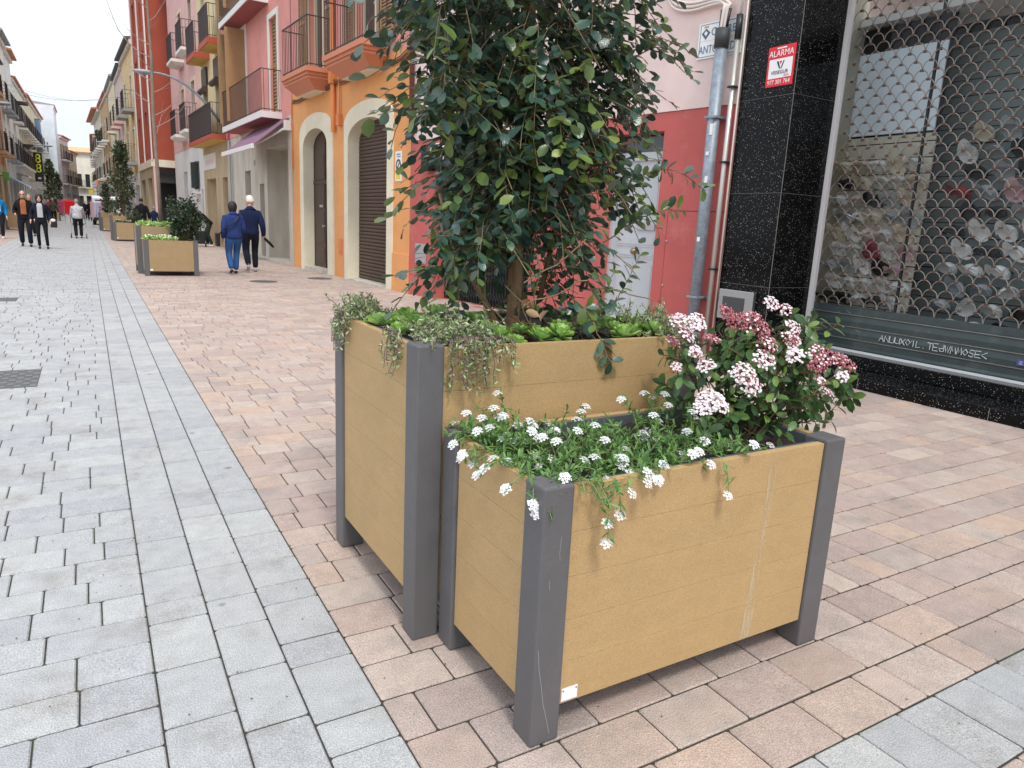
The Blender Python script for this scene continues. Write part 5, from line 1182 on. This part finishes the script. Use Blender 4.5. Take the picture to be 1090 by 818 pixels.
viburnum('v', (2.02,1.72,.70), 'flowering shrub with pink buds and white blooms at the right end of the low planter', vb, 0, cl, 71)

# second planter pair with its plants
g2 = 'tan board planters standing further up the street'
y2 = 16.83
def pair(x, y, which, h3=True):
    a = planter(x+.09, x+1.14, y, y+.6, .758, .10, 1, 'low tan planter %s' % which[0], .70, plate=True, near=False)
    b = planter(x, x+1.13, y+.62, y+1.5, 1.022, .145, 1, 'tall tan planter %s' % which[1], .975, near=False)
pair(.87, y2, ('of the second pair up the street, holding the rounded dark bush', 'of the second pair up the street, holding the bare young tree'))
pair(.80, 33.8, ('of the third pair, in front of the dark conifer', 'of the third pair, holding the dark conifer'))
pair(.55, 46.5, ('of the fourth pair up the street, beside the clothes rail', 'of the fourth pair up the street, behind the crouching person'))
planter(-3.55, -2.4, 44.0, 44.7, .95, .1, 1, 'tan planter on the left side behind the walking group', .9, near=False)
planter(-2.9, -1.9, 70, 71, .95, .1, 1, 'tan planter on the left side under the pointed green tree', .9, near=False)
def bush(O, label, R3, n, seed, m_, L=(.05,.09), name='bush', cat='bush', trunk=.2, shape=None, lean=0):
    r = random.Random(seed); O = Vector(O); e = empty(name, O, 0, label, cat); lf = MB(); st_ = MB()
    for k in range(10):
        v = rv(r).normalized(); st_.tube([Vector((0,0,-.03)), Vector((v.x*R3[0]*.5, v.y*R3[1]*.5, R3[2]*.9)), Vector((v.x*R3[0]*.8, v.y*R3[1]*.8, R3[2]*(1.2+.5*abs(v.z))))], [.02,.012,.004], 5)
    for k in range(n):
        if shape:
            t = r.random()**.8; rad = shape(t)*math.sqrt(r.random())*r.uniform(.8,1.25)*(1+.45*math.sin(t*19+seed)*math.sin(t*7)); a = r.uniform(0,2*PI); p = Vector((math.cos(a)*rad*R3[0]+lean*t, math.sin(a)*rad*R3[1], t*R3[2]*2)); v = Vector((math.cos(a), math.sin(a), .3))
        else:
            v = rv(r).normalized(); lump = 1+.16*math.sin(v.x*7+seed)+.13*math.sin(v.z*9+v.y*6); p = Vector((v.x*R3[0], v.y*R3[1], v.z*R3[2]))*(r.random()**.35)*lump+Vector((0,0,R3[2]+trunk))
        for j in range(5):
            L_ = r.uniform(*L); leaf(lf, p+rv(r,.03), (v*.6+rv(r,.7)+Vector((0,0,.2))).normalized(), Vector((0,0,1))+rv(r,.5), L_, L_*.5, droop=.2, ts=(0,.5,.8,1), shape=(0,1,.7,0))
    lf.build('foliage', m_, e, smooth=True, fixn=False); st_.build('stems', M_BARK, e, smooth=True); return e
M_BUSH = leaf_mat('very_dark_green_leaf', [rgb(44,64,42), rgb(34,52,36), rgb(62,84,52), rgb(28,44,32)], rough=.45)
M_CONI = leaf_mat('dark_conifer_green', [rgb(70,86,56), rgb(54,68,46), rgb(98,110,70), rgb(48,58,40), rgb(92,84,56)], rough=.6)
bush((1.82, y2+.3, .72), 'rounded dark green bush in the low planter of the second pair', (.36,.3,.44), 620, 81, M_BUSH, L=(.05,.08), trunk=.02)
bush((1.35, 35.0, .95), 'tall dark conifer-like shrub in the third pair of planters', (.46,.46,1.5), 560, 82, M_CONI, L=(.09,.17), name='conifer', cat='tree', shape=lambda t: (1-t)**.55*.95+.12)
bush((1.7, 34.2, .72), 'small flowering bush in the third pair of planters', (.3,.25,.25), 90, 83, M_BUSH, L=(.06,.1), trunk=0)
bush((-2.4, 70.5, .9), 'pointed green tree in a planter on the left side', (.42,.42,1.9), 300, 84, M_CONI, L=(.14,.26), name='conifer', cat='tree', shape=lambda t: (1-t)**.5*.9+.1)
bush((-2.55, 92, .1), 'distant narrow green tree on the left side', (.45,.45,2.2), 220, 85, M_CONI, L=(.2,.35), name='conifer', cat='tree', shape=lambda t: (1-t)**.5*.9+.1)
bush((1.0, 47.5, .95), 'dark green shrub in the fourth pair of planters', (.3,.3,.8), 150, 86, M_CONI, L=(.1,.2), shape=lambda t: (1-t)**.6+.1)
bush((1.75, 91.5, 8.4), 'leafy plants crowding the top balcony on the right side', (.4,1.2,.45), 200, 87, M_CONI, L=(.15,.25), trunk=-.2)
# low greenery in the far planters
def fill(x0, x1, y0, y1, z, n, m_, label, nm, seed, white=0):
    r = random.Random(seed); e = empty(nm, ((x0+x1)/2,(y0+y1)/2,z), 0, label, 'plant'); O = Vector(e.location); lf = MB(); w_ = MB()
    for k in range(n):
        p = Vector((r.uniform(x0,x1), r.uniform(y0,y1), z+r.uniform(0,.05)))-O
        for j in range(5): L_ = r.uniform(.05,.09); leaf(lf, p, (rv(r)+Vector((0,0,.9))).normalized(), rv(r), L_, L_*.4, ts=(0,.5,.8,1), shape=(0,1,.7,0))
        if r.random() < white: w_.sphere(p+Vector((0,-.02,.06)), .017, 6, 4)
    lf.build('foliage', m_, e, smooth=True, fixn=False)
    if white: w_.build('flowers', MATS['white_petal'], e)
fill(1.0,1.6,y2+.04,y2+.5,.74,90,M_SUCC,'white-flowered plants in the low planter of the second pair','white_alyssum',91,.35)
fill(.95,1.9,y2+.7,y2+1.35,1.02,130,M_SUCC,'light green succulents in the tall planter of the second pair','succulent_bed',92)
fill(1.0,1.8,33.9,34.3,.75,50,M_CONI,'white-flowered plants in the low planter of the third pair','white_alyssum',93,.3)
# bare young tree in the second tall planter
def bare_tree():
    r = random.Random(97); O = Vector((1.40, y2+1.05, .95)); e = empty('bare_tree', O, 0, 'leafless young tree with upswept twigs rooted in the second tall planter', 'tree'); tr = MB(); br = MB()
    P = [Vector((0,0,0)), Vector((-.01,0,1.2)), Vector((-.03,0,2.4)), Vector((.0,0,3.6)), Vector((-.02,.02,4.6)), Vector((-.08,0,5.6)), Vector((-.05,0,6.6))]; tr.tube(P, [.045,.04,.036,.03,.022,.013,.005], 10)
    for k in range(20):
        z = 1.9+k*.235; i = min(5, int(z/1.2)); base = P[i].lerp(P[i+1], (z-[0,1.2,2.4,3.6,4.6,5.6,6.6][i])/([1.2,2.4,3.6,4.6,5.6,6.6][i]-[0,1.2,2.4,3.6,4.6,5.6][i])); a = r.uniform(0,2*PI); d = Vector((math.cos(a), math.sin(a)*.8, .35)); L_ = r.uniform(.5,1.1)*(1-.25*k/20); Q = [base]
        if k == 7: d = Vector((-1,0,.25)); L_ = 1.9
        n_ = int(L_/.09)
        for j in range(n_): d = (d+Vector((0,0,.11))+rv(r,.07)).normalized(); Q.append(Q[-1]+d*.09)
        br.tube(Q, [.011-.009*j/n_ for j in range(n_+1)], 5, False)
        for j in range(2, n_, 3):
            dd = (Q[j]-Q[j-1]).normalized(); d2 = (dd+rv(r,.6)).normalized(); T = [Q[j]]
            for _ in range(4): d2 = (d2+Vector((0,0,.12))).normalized(); T.append(T[-1]+d2*.07)
            br.tube(T, [.004,.003,.003,.002,.0015], 4, False)
    tr.build('trunk', mat('grey_bark', rgb(128,116,104), rough=.9, var=.2, vscale=10), e, smooth=True); br.build('twigs', mat('grey_twig', rgb(158,140,130), rough=.9), e, smooth=True, fixn=False)
bare_tree()
# ------------------------------------------------------------------ people
def skin(name, chains, material, parent, sub=1, extra=None, smooth=True):
    """chains: list of point lists [(x,y,z,rx[,ry])]; the first chain's first point is the root; shared coordinates are welded"""
    bm = bmesh.new(); sl = bm.verts.layers.skin.verify(); key = {}; first = True
    def V(p):
        k = (round(p[0],4), round(p[1],4), round(p[2],4))
        if k in key: return key[k]
        v = bm.verts.new(p[:3]); v[sl].radius = (p[3], p[4] if len(p) > 4 else p[3]); key[k] = v
        if len(key) == 1: v[sl].use_root = True
        return v
    for ch in chains:
        vs = [V(p) for p in ch]
        for a, b in zip(vs[:-1], vs[1:]):
            if a is not b and not bm.edges.get((a,b)): bm.edges.new((a,b))
    me = bpy.data.meshes.new(name); bm.to_mesh(me); bm.free(); o = bpy.data.objects.new(name, me); C.objects.link(o)
    md = o.modifiers.new('s', 'SKIN'); md.use_smooth_shade = True; sb = o.modifiers.new('b', 'SUBSURF'); sb.levels = sub; sb.render_levels = sub
    bpy.context.view_layer.update(); me2 = bpy.data.meshes.new_from_object(o.evaluated_get(bpy.context.evaluated_depsgraph_get())); bpy.data.objects.remove(o)
    if extra:
        bm = bmesh.new(); bm.from_mesh(me2); tmp = bpy.data.meshes.new('t'); tmp.from_pydata(extra.v, [], extra.f); bm.from_mesh(tmp); bm.to_mesh(me2); bm.free()
    me2.materials.clear(); me2.materials.append(material); me2.name = name
    for p in me2.polygons: p.use_smooth = smooth; p.material_index = 0
    o = bpy.data.objects.new(name, me2); C.objects.link(o); o.parent = parent; return o
def ik(a, b, l1, l2, bend):
    a = Vector(a); b = Vector(b); d = b-a; L_ = min(d.length, (l1+l2)*.999); dn = d.normalized(); x = (l1*l1-l2*l2+L_*L_)/(2*L_); h = math.sqrt(max(0, l1*l1-x*x)); bd = Vector(bend); bd = (bd-dn*bd.dot(dn)).normalized(); return a+dn*x+bd*h
M_SKIN = mat('skin', rgb(206,158,132), rough=.55)
def cloth(name, c, **k):
    a = dict(rough=.85, var=.16, vscale=7, bump=.5, bscale=16, spec=.2); a.update(k); return mat(name, c, **a)
def person(loc, rot, h, label, top, bottom, hair, feet=((-.09,.12,.0),(.09,-.14,.04)), hands=((-.27,.05,.80),(.27,.05,.80)), lean=0.0, w=1.0, belly=1.0, coat=.0, shoe=None, headturn=0, hairlen=0, quilt=False, crouch=0, inner=None, skinm=None, group=None, tight=False, bald=False):
    """figure facing local +Y; measures for a 1.70 m adult, scaled to h"""
    e = empty('person', loc, rot, label, 'person', group); k = h/1.70; S = lambda p: (p[0]*k*1.0, p[1]*k, p[2]*k)+tuple(q*k for q in p[3:])
    hz = .93-crouch; hip = Vector((0, -.04*lean, hz)); ln = lean
    def up(z, y=0, x=0):  # torso point rotated forward about the hips
        dz = z-.93; return Vector((x, hip.y+math.sin(ln)*dz+math.cos(ln)*y, hz+math.cos(ln)*dz-math.sin(ln)*y))
    P = lambda v, *r_: S((v.x, v.y, v.z, *r_))
    waist, chest, neck0, neck1, head = up(1.08), up(1.30), up(1.43), up(1.50, .015), up(1.60, .03)
    sh = [up(1.335, 0, s*.16*w) for s in (-1,1)]; hj = [Vector((s*.095*w, hip.y, hz-.02)) for s in (-1,1)]
    ft = [Vector(f) for f in feet]; ank = [Vector((f.x, f.y-.03, f.z+.085)) for f in ft]; kn = [ik(hj[i], ank[i], .43, .43, (0,1,0)) for i in (0,1)]
    hd = [Vector(q) for q in hands]; el = [ik(sh[i], hd[i], .29, .27, ((-.2,.2)[i],-1,-.1)) for i in (0,1)]
    W = w*belly
    body = [[P(hip,.10*w,.08), P(waist,.09*W,.07), P(chest,.11*w,.08), P(neck0,.06,.06), P(neck1,.05,.052), P(head,.07,.08)]]
    for i in (0,1):
        body.append([P(chest,.11*w,.08), P(sh[i],.045,.045), P(el[i],.042,.042), P(hd[i],.028,.028), P(hd[i]+(hd[i]-el[i]).normalized()*.07,.034,.018), P(hd[i]+(hd[i]-el[i]).normalized()*.15,.02,.01)])
        body.append([P(hip,.10*w,.08), P(hj[i]+Vector((0,0,-.05)),.055,.055), P(kn[i],.04,.04), P(ank[i],.034,.034)])
    hx = MB(); ct = Vector(S(tuple(head))[:3]); 
    rot_h = Matrix.Rotation(headturn, 3, 'Z')
    def hp(x, y, z): v = rot_h @ Vector((x, y, z)); return ct+v*k
    hs = MB(); hs.sphere((0,0,0), (.073,.092,.112), 16, 12); hx.add([hp(*v) for v in hs.v], hs.f)
    hs = MB(); hs.sphere((0,.03,-.06), (.052,.06,.055), 12, 8); hx.add([hp(*v) for v in hs.v], hs.f)       # jaw
    hs = MB(); hs.add([(-.014,.085,-.02),(.014,.085,-.02),(0,.112,-.022),(0,.088,.022),(0,.088,-.034)], [(0,4,2),(4,1,2),(0,2,3),(2,1,3)]); hx.add([hp(*v) for v in hs.v], hs.f)
    for s in (-1,1): hs = MB(); hs.sphere((s*.074,0,-.01), (.012,.02,.03), 8, 6); hx.add([hp(*v) for v in hs.v], hs.f)
    skin('body', body, skinm or M_SKIN, e, extra=hx)
    fm = MB()
    for s in (-1,1): t_ = MB(); t_.sphere((s*.027,.084,.008), (.012,.008,.006), 8, 4); fm.add([hp(*v) for v in t_.v], t_.f)
    t_ = MB(); t_.sphere((0,.086,-.058), (.022,.008,.006), 8, 4); fm.add([hp(*v) for v in t_.v], t_.f); fm.build('face_features', mat('dark_face_feature', rgb(84,50,44)), e)
    # hair
    hm = MB(); t_ = MB(); t_.sphere((0,0,0), (1,1,1), 20, 14); vs = []
    for v in t_.v:
        x, y, z = v; k2 = 1.0
        if y > .35 and z < .45: k2 = .84
        if z < -.35 and not hairlen: k2 = .8
        n_ = 1+.05*math.sin(x*17+z*11)*math.cos(y*15)
        vs.append(hp(x*(.086+hairlen*.35)*k2*n_, (y*(.102+hairlen*.2)-.008)*k2*n_, (z*.122*k2+.012)*n_ if not (hairlen and z < 0 and y < .3) else z*(.122+hairlen)+.012))
    if not bald: hm.add(vs, t_.f); hm.build('hair', hair, e, smooth=True)
    else:
        vs = [q for q in vs]; hm.add(vs, [f for f in t_.f if sum(t_.v[i][2] for i in f)/4 < .45 and sum(t_.v[i][1] for i in f)/4 < .3]); hm.build('hair', hair, e, smooth=True)
    # jacket
    t = .022; J = [[P(up(.80),.160*W,.13*belly), P(up(.9),.165*W,.135*belly), P(up(1.0),.155*W,.125*belly), P(waist,.15*W,.12*belly), P(chest,.186*w,.132), P(up(1.40),.12,.095), P(up(1.46),.088,.088), P(up(1.50,.01),.07,.074)]]
    if quilt:
        J = [[P(up(.82),.15*W,.125*belly), P(up(.90),.166*W,.138*belly), P(up(.97),.168*W,.138*belly), P(up(1.04),.158*W,.128*belly), P(up(1.12),.164*W,.132*belly), P(up(1.2),.158*W,.124*belly), P(chest,.172*w,.13), P(up(1.40),.12,.10), P(up(1.46),.09,.09), P(up(1.50,.01),.07,.076)]]
    for i in (0,1): J.append([P(chest,.172*w if not quilt else .172*w,.125 if not quilt else .13), P(sh[i],.08,.09), P(sh[i].lerp(el[i],.5),.082,.086), P(el[i],.070,.072), P(el[i].lerp(hd[i],.55),.062,.062), P(el[i].lerp(hd[i],.95),.043,.043)])
    skin('jacket', J, top, e)
    tr_ = .0 if not tight else -.022
    T = [[P(up(1.04),.125*W,.105*belly), P(hip,.155*W,.122)]]
    for i in (0,1): T.append([P(hip,.155*W,.122), P(hj[i]+Vector((0,0,-.08)),(.108+tr_*.5),(.112+tr_*.5)), P(hj[i].lerp(kn[i],.6),.094+tr_,.096+tr_), P(kn[i],.08+tr_,.082+tr_), P(kn[i].lerp(ank[i],.5),.074+tr_,.076+tr_), P(ank[i],.066+tr_,.07+tr_)])
    skin('trousers', T, bottom, e)
    shm = shoe or mat('black_shoe', rgb(34,32,32), rough=.5)
    for i in (0,1):
        f = ft[i]; pitch = max(0, f.z)*4; a = ank[i]
        skin('shoe', [[P(a,.042,.042), P(Vector((f.x, f.y-.06, f.z+.04)),.042,.042), P(Vector((f.x, f.y+.03, f.z+.038-pitch*.1)),.042,.036), P(Vector((f.x, f.y+.13, max(.03, f.z+.03-pitch*.2))),.036,.026)]], shm, e)
    if inner:
        mb = MB(); c0 = up(1.16, .0); pts_ = []
        for z_ in (1.44,1.38,1.3,1.2,1.1,1.0):
            wd_ = .055 if z_ > 1.4 else .075; yy = (.13 if z_ < 1.4 else .085)*belly+.012
            pts_ += [tuple(up(z_, yy-.01, -wd_)*k), tuple(up(z_, yy+.014, 0)*k), tuple(up(z_, yy-.01, wd_)*k)]
        mb.add(pts_, [(i*3+j, i*3+j+1, i*3+j+4, i*3+j+3) for i in range(5) for j in (0,1)]); mb.build('shirt_front', inner, e, smooth=True, fixn=False)
    e['h'] = h
    del e['h']
    return e, dict(hd=[q*k for q in hd], sh=[q*k for q in sh], up=lambda z, y=0, x=0: up(z,y,x)*k, k=k)
NAVY = cloth('navy_cloth', rgb(28,38,70)); BLUEQ = cloth('royal_blue_quilted_cloth', rgb(42,60,112)); JEAN = cloth('blue_denim', rgb(48,88,140)); BLK = cloth('black_cloth', rgb(26,26,30)); DKN = cloth('near_black_denim', rgb(26,30,42)); TEAL = cloth('bright_blue_cloth', rgb(24,112,164)); SILV = cloth('silver_quilted_cloth', rgb(176,172,178), var=.4, vscale=14); OLV = cloth('dark_olive_cloth', rgb(66,66,58)); BRN = cloth('rust_brown_cloth', rgb(160,96,62)); DKG = cloth('dark_green_trousers', rgb(42,52,46))
H_DK = mat('dark_brown_hair', rgb(40,30,30), rough=.6); H_WH = mat('white_hair', rgb(222,218,212), rough=.7); H_GR = mat('grey_hair', rgb(142,134,128), rough=.7)
WSH = mat('white_shoe', rgb(226,224,220), rough=.5); GSOLE = mat('grey_trainer', rgb(160,162,168), rough=.6)
# 1 woman in blue from behind
e, q = person((2.84,17.45,0), R_(2), 1.60, 'woman from behind in a blue quilted jacket and jeans with a black crossbody bag', BLUEQ, JEAN, H_DK, feet=((-.10,-.12,.05),(.05,.14,0)), hands=((-.24,.03,.84),(.20,.2,.98)), w=1.16, belly=1.22, quilt=True, hairlen=.055)
mb = MB(); mb.box(-.37,-.29,-.02,.2,.62,.92); mb.build('bag', mat('black_leather', rgb(22,22,24), rough=.4), e, bevel=.02)
mb = MB(); mb.tube([(-.31,-.03,.9),(-.2,-.17,1.04),(-.02,-.195,1.16),(.13,-.15,1.33),(.14,-.0,1.42)], .014, 6); mb.build('bag_strap', MATS['black_leather'], e, smooth=True)
# 2 man in navy
e, q = person((3.33,18.1,0), R_(-2), 1.76, 'white-haired man seen from behind in a navy jacket carrying a folded black umbrella', NAVY, DKN, H_WH, feet=((-.10,-.22,.10),(.10,.12,0)), hands=((-.2,.12,.92),(.29,.0,.82)), w=1.16, belly=1.12, headturn=R_(62), shoe=GSOLE)
hx_, hy_, hz_ = q['hd'][1]
um = empty('folded_umbrella', (3.33+hx_, 18.1+hy_-.0, hz_-.06), 0, 'folded black umbrella held in the right hand of the white-haired man', 'umbrella')
part(um, 'canopy', BLK, lambda m_: m_.tube([(.02,-.02,.02),(.12,-.08,-.09),(.2,-.12,-.18)], [.03,.036,.024], 8), smooth=True); part(um, 'handle', M_BLACK, lambda m_: m_.tube([(-.05,.02,.1),(.02,-.02,.02)], .014, 8), smooth=True)
# 3 person leaning at the doorway
e, q = person((4.12,31.0,0), R_(72), 1.68, 'grey-haired person in black bending forward by the beige stone doorway', BLK, DKG, H_GR, feet=((-.1,-.1,0),(.1,.1,0)), hands=((-.15,.62,.92),(.15,.6,.88)), lean=.75, shoe=WSH)
# 4-6 group walking towards the camera
e, q = person((-2.86,33.3,0), PI, 1.70, 'woman in a bright blue jacket and black trousers walking at the left edge', TEAL, BLK, H_DK, feet=((-.08,.2,0),(.08,-.18,.03)), hands=((-.25,.12,.82),(.25,-.02,.82)), inner=mat('white_scarf', rgb(226,230,236)), shoe=WSH, w=1.05)
e, q = person((-1.72,27.7,0), PI, 1.72, 'older man in a black coat over a rust brown jumper walking towards the viewer', BLK, DKN, H_GR, feet=((-.11,.08,0),(.12,-.14,.02)), hands=((-.26,.05,.84),(.22,.16,1.0)), inner=BRN, w=1.1, belly=1.15, bald=True)
mb = MB(); mb.box(-.065,-.01,.105,.118,1.60,1.635); mb.box(.01,.065,.105,.118,1.60,1.635); mb.box(-.01,.01,.11,.116,1.622,1.63); mb.build('sunglasses', M_BLACK, e, bevel=.004)
e, q = person((-1.24,26.6,0), PI, 1.62, 'dark-haired woman in a navy jacket and black leggings with a handbag on her arm', cloth('dark_navy_cloth', rgb(26,30,44)), BLK, H_DK, feet=((-.13,.06,0),(.10,-.06,0)), hands=((-.26,.16,.88),(.27,.05,.9)), inner=mat('light_grey_shirt', rgb(176,176,178)), hairlen=.06, tight=True, w=1.05)
mb = MB(); mb.box(-.42,-.24,.05,.18,.66,.9); mb.build('handbag', MATS['black_leather'], e, bevel=.03); mb = MB(); mb.tube([(-.36,.12,.88),(-.33,.12,1.02),(-.28,.12,.88)], .01, 6); mb.build('bag_handle', MATS['black_leather'], e); mb = MB(); mb.sphere((-.32,.2,.88), (.07,.03,.05), 8, 6); mb.build('white_package', WSH, e, smooth=True)
person((-2.05,36.5,0), PI, 1.68, 'person in dark olive walking just behind the man in the black coat', OLV, BLK, H_GR, feet=((-.1,.1,0),(.1,-.12,.02)))
# 7 person with a walking frame
e, q = person((-.36,35.6,0), 0, 1.60, 'person in a silver quilted jacket seen from behind pushing a wheeled walking frame', SILV, BLK, H_GR, feet=((-.1,-.08,0),(.1,.08,0)), hands=((-.22,.36,.9),(.22,.36,.9)), lean=.18, w=1.15, belly=1.2, quilt=True)
rl = empty('walking_frame', (-.36,35.95,0), 0, 'wheeled walking frame pushed by the person in the silver jacket', 'walking frame')
part(rl, 'tube_frame', M_METER, lambda m_: [m_.tube([(s*.27,-.02,.92),(s*.27,.1,.9),(s*.27,.16,.6),(s*.28,.3,.1)], .014, 8) for s in (-1,1)]+[m_.tube([(s*.27,.14,.65),(s*.28,-.32,.1)], .014, 8) for s in (-1,1)]+[m_.tube([(-.27,.16,.6),(.27,.16,.6)], .012, 8)], smooth=True)
for s in (-1,1):
    for yy in (.3,-.34):
        wh = part(rl, 'wheel', M_BLACK, lambda m_: m_.tube([(s*.28-.018,yy,.095),(s*.28+.018,yy,.095)], .095, 18)); part(wh, 'rim', M_METER, lambda m_: m_.tube([(s*.28-.021,yy,.095),(s*.28+.021,yy,.095)], .05, 12))
part(rl, 'seat', M_BLACK, B(-.22,.22,.05,.26,.55,.58)); part(rl, 'grip', M_BLACK, lambda m_: [m_.tube([(s*.27,-.12,.93),(s*.27,.04,.925)], .02, 8) for s in (-1,1)])
# 8 man in black leather jacket behind the second planters, with a pushchair-like trolley in front
person((2.28,39.5,0), R_(5), 1.80, 'man in a black jacket and cap seen from behind beyond the second planters', BLK, DKN, H_DK, hands=((-.3,.05,.82),(.3,.05,.82)), w=1.2, belly=1.1)
person((2.95,41.5,0), R_(5), 1.45, 'shorter figure in dark blue beside the man in the black jacket', NAVY, DKN, H_GR)
# far figures
person((.72,50.5,0), R_(-90), 1.6, 'crouching person in dark clothes beside the clothes rail', DKN, BLK, H_DK, crouch=.42, lean=.6, hands=((-.15,.5,.6),(.15,.5,.6)), feet=((-.14,.05,0),(.14,.0,0)))
far_ = 'people far down the street'
for (x, y, rz, h, lab, t_, b_2, hr) in ((-1.95,58,0,1.7,'distant walker in olive at the left of the red clothes rail',OLV,BLK,H_GR),(-2.35,62,PI,1.65,'distant walker in dark red far along the left side',cloth('dark_red_cloth', rgb(150,40,66)),BLK,H_DK),(.2,74,0,1.75,'distant walker in black right of the silver jacket',BLK,BLK,H_DK),(-.15,80,PI,1.7,'farthest walker in dark clothes in mid street',DKN,BLK,H_GR),(.55,70,0,1.65,'distant walker in navy beside the pink clothes rail',NAVY,BLK,H_DK),(-2.9,52,0,1.72,'distant walker in grey close to the brown house',cloth('mid_grey_cloth', rgb(110,112,116)),BLK,H_GR)):
    person((x,y,0), rz, h, lab, t_, b_2, hr, group=far_)
# clothes rails
def rail(x, y, L_, rot, label, cols_, seed, n):
    r = random.Random(seed); e = empty('clothes_rail', (x,y,0), rot, label, 'clothes rail')
    part(e, 'rail_frame', M_METER, lambda m_: (m_.tube([(0,0,.1),(0,0,1.7),(L_,0,1.7),(L_,0,.1)], .016, 6), m_.tube([(0,-.3,.08),(0,.3,.08)], .016, 6), m_.tube([(L_,-.3,.08),(L_,.3,.08)], .016, 6)))
    for i in range(n):
        c = r.choice(cols_); xx = L_*(i+.5)/n; hh = r.uniform(.8,1.15); wd_ = r.uniform(.22,.3); t_ = L_/n*.42
        g_ = MB(); g_.add([(xx-t_,-.06,1.64),(xx+t_,-.06,1.64),(xx+t_,.06,1.64),(xx-t_,.06,1.64),(xx-t_,-wd_*.85,1.56),(xx+t_,-wd_*.85,1.56),(xx+t_,wd_*.85,1.56),(xx-t_,wd_*.85,1.56),(xx-t_*1.2,-wd_,1.64-hh),(xx+t_*1.2,-wd_*.9,1.64-hh),(xx+t_*1.1,wd_,1.66-hh),(xx-t_*1.2,wd_*.95,1.63-hh)],
              [(0,1,2,3),(0,4,5,1),(1,5,6,2),(2,6,7,3),(3,7,4,0),(4,8,9,5),(5,9,10,6),(6,10,11,7),(7,11,8,4),(11,10,9,8)])
        o = g_.build('garment', c, None, bevel=.01); o.location = e.location; o.rotation_euler = (0,0,rot); wd2 = label.split('garments')[0].replace('clothes rail of ','').strip(); tag(o, '%s garment hanging on the %s rail' % (c.name.replace('_garment','').replace('_',' '), wd2), 'garment', 'garments on the '+wd2+' rail')
PKC = [mat('pale_pink_garment', rgb(222,176,186), rough=.9), mat('lilac_garment', rgb(184,172,208), rough=.9), mat('pale_blue_garment', rgb(190,206,224), rough=.9)]
rail(.27, 53, .85, R_(25), 'clothes rail of pale pink and lilac garments on the right of the street', PKC, 3, 16)
rail(-1.27, 57, .66, 0, 'clothes rail of bright red garments in mid street', [mat('bright_red_garment', rgb(204,26,40), rough=.9)], 4, 9)
rail(-3.0, 78, 1.2, 0, 'clothes rail of dark pink garments far along the left side', [mat('dark_pink_garment', rgb(170,60,100), rough=.9)], 5, 8)
# white van
def van(x, y):
    e = empty('van', (x,y,0), R_(0), 'white van parked far down the street behind the pink clothes rail', 'van'); M_V = mat('white_van_paint', rgb(226,228,232), rough=.25)
    prof = [(0,.35),(4.6,.35),(4.7,1.0),(4.2,1.25),(3.7,1.95),(3.5,2.05),(.1,2.05),(0,1.9)]
    part(e, 'body', M_V, lambda m_: m_.prism(prof, 'x', -.95, .95), bevel=.06)
    part(e, 'rear_window', M_GLASSD, lambda m_: m_.box(-.75,.75,-.012,-.002,1.2,1.78)); part(e, 'windscreen', M_GLASSD, lambda m_: m_.add([(-.8,4.21,1.28),(.8,4.21,1.28),(.75,3.75,1.92),(-.75,3.75,1.92)], [(0,1,2,3)]))
    for s in (-1,1):
        part(e, 'tail_lamp', mat('red_lamp', rgb(170,30,34), rough=.3), B(s*.93-.05*0-(.08 if s > 0 else 0), s*.93+(0 if s > 0 else .08), -.02, -.002, .8, 1.3))
        for yy in (.9, 3.8):
            wh = part(e, 'wheel', M_BLACK, lambda m_: m_.tube([(s*.98,yy,.33),(s*.76,yy,.33)], .33, 20)); part(wh, 'rim', M_METER, lambda m_: m_.tube([(s*.985,yy,.33),(s*.97,yy,.33)], .2, 14))
    part(e, 'bumper', M_BLACK, B(-.93,.93,-.06,-.002,.35,.55)); part(e, 'door_seam', M_BLACK, B(-.006,.006,-.004,-.001,.6,2.0))
van(1.3, 60)
# black trolley beside the doorway
tr = empty('shopping_trolley', (3.75,30.6,0), 0, 'small black wheeled trolley beside the bending person', 'trolley')
part(tr, 'bag', M_BLACK, lambda m_: m_.add([(-.16,-.12,.12),(.16,-.12,.12),(.16,.12,.12),(-.16,.12,.12),(-.2,-.16,.62),(.2,-.16,.62),(.2,.16,.62),(-.2,.16,.62)], [(0,3,2,1),(4,5,6,7),(0,1,5,4),(1,2,6,5),(2,3,7,6),(3,0,4,7)]), bevel=.03)
part(tr, 'handle', M_METER, lambda m_: m_.tube([(-.14,.17,.1),(-.14,.2,.98),(.14,.2,.98),(.14,.17,.1)], .012, 6)); 
for s in (-1,1): part(tr, 'wheel', M_BLACK, lambda m_: m_.tube([(s*.2-.02,.1,.08),(s*.2+.02,.1,.08)], .08, 14))
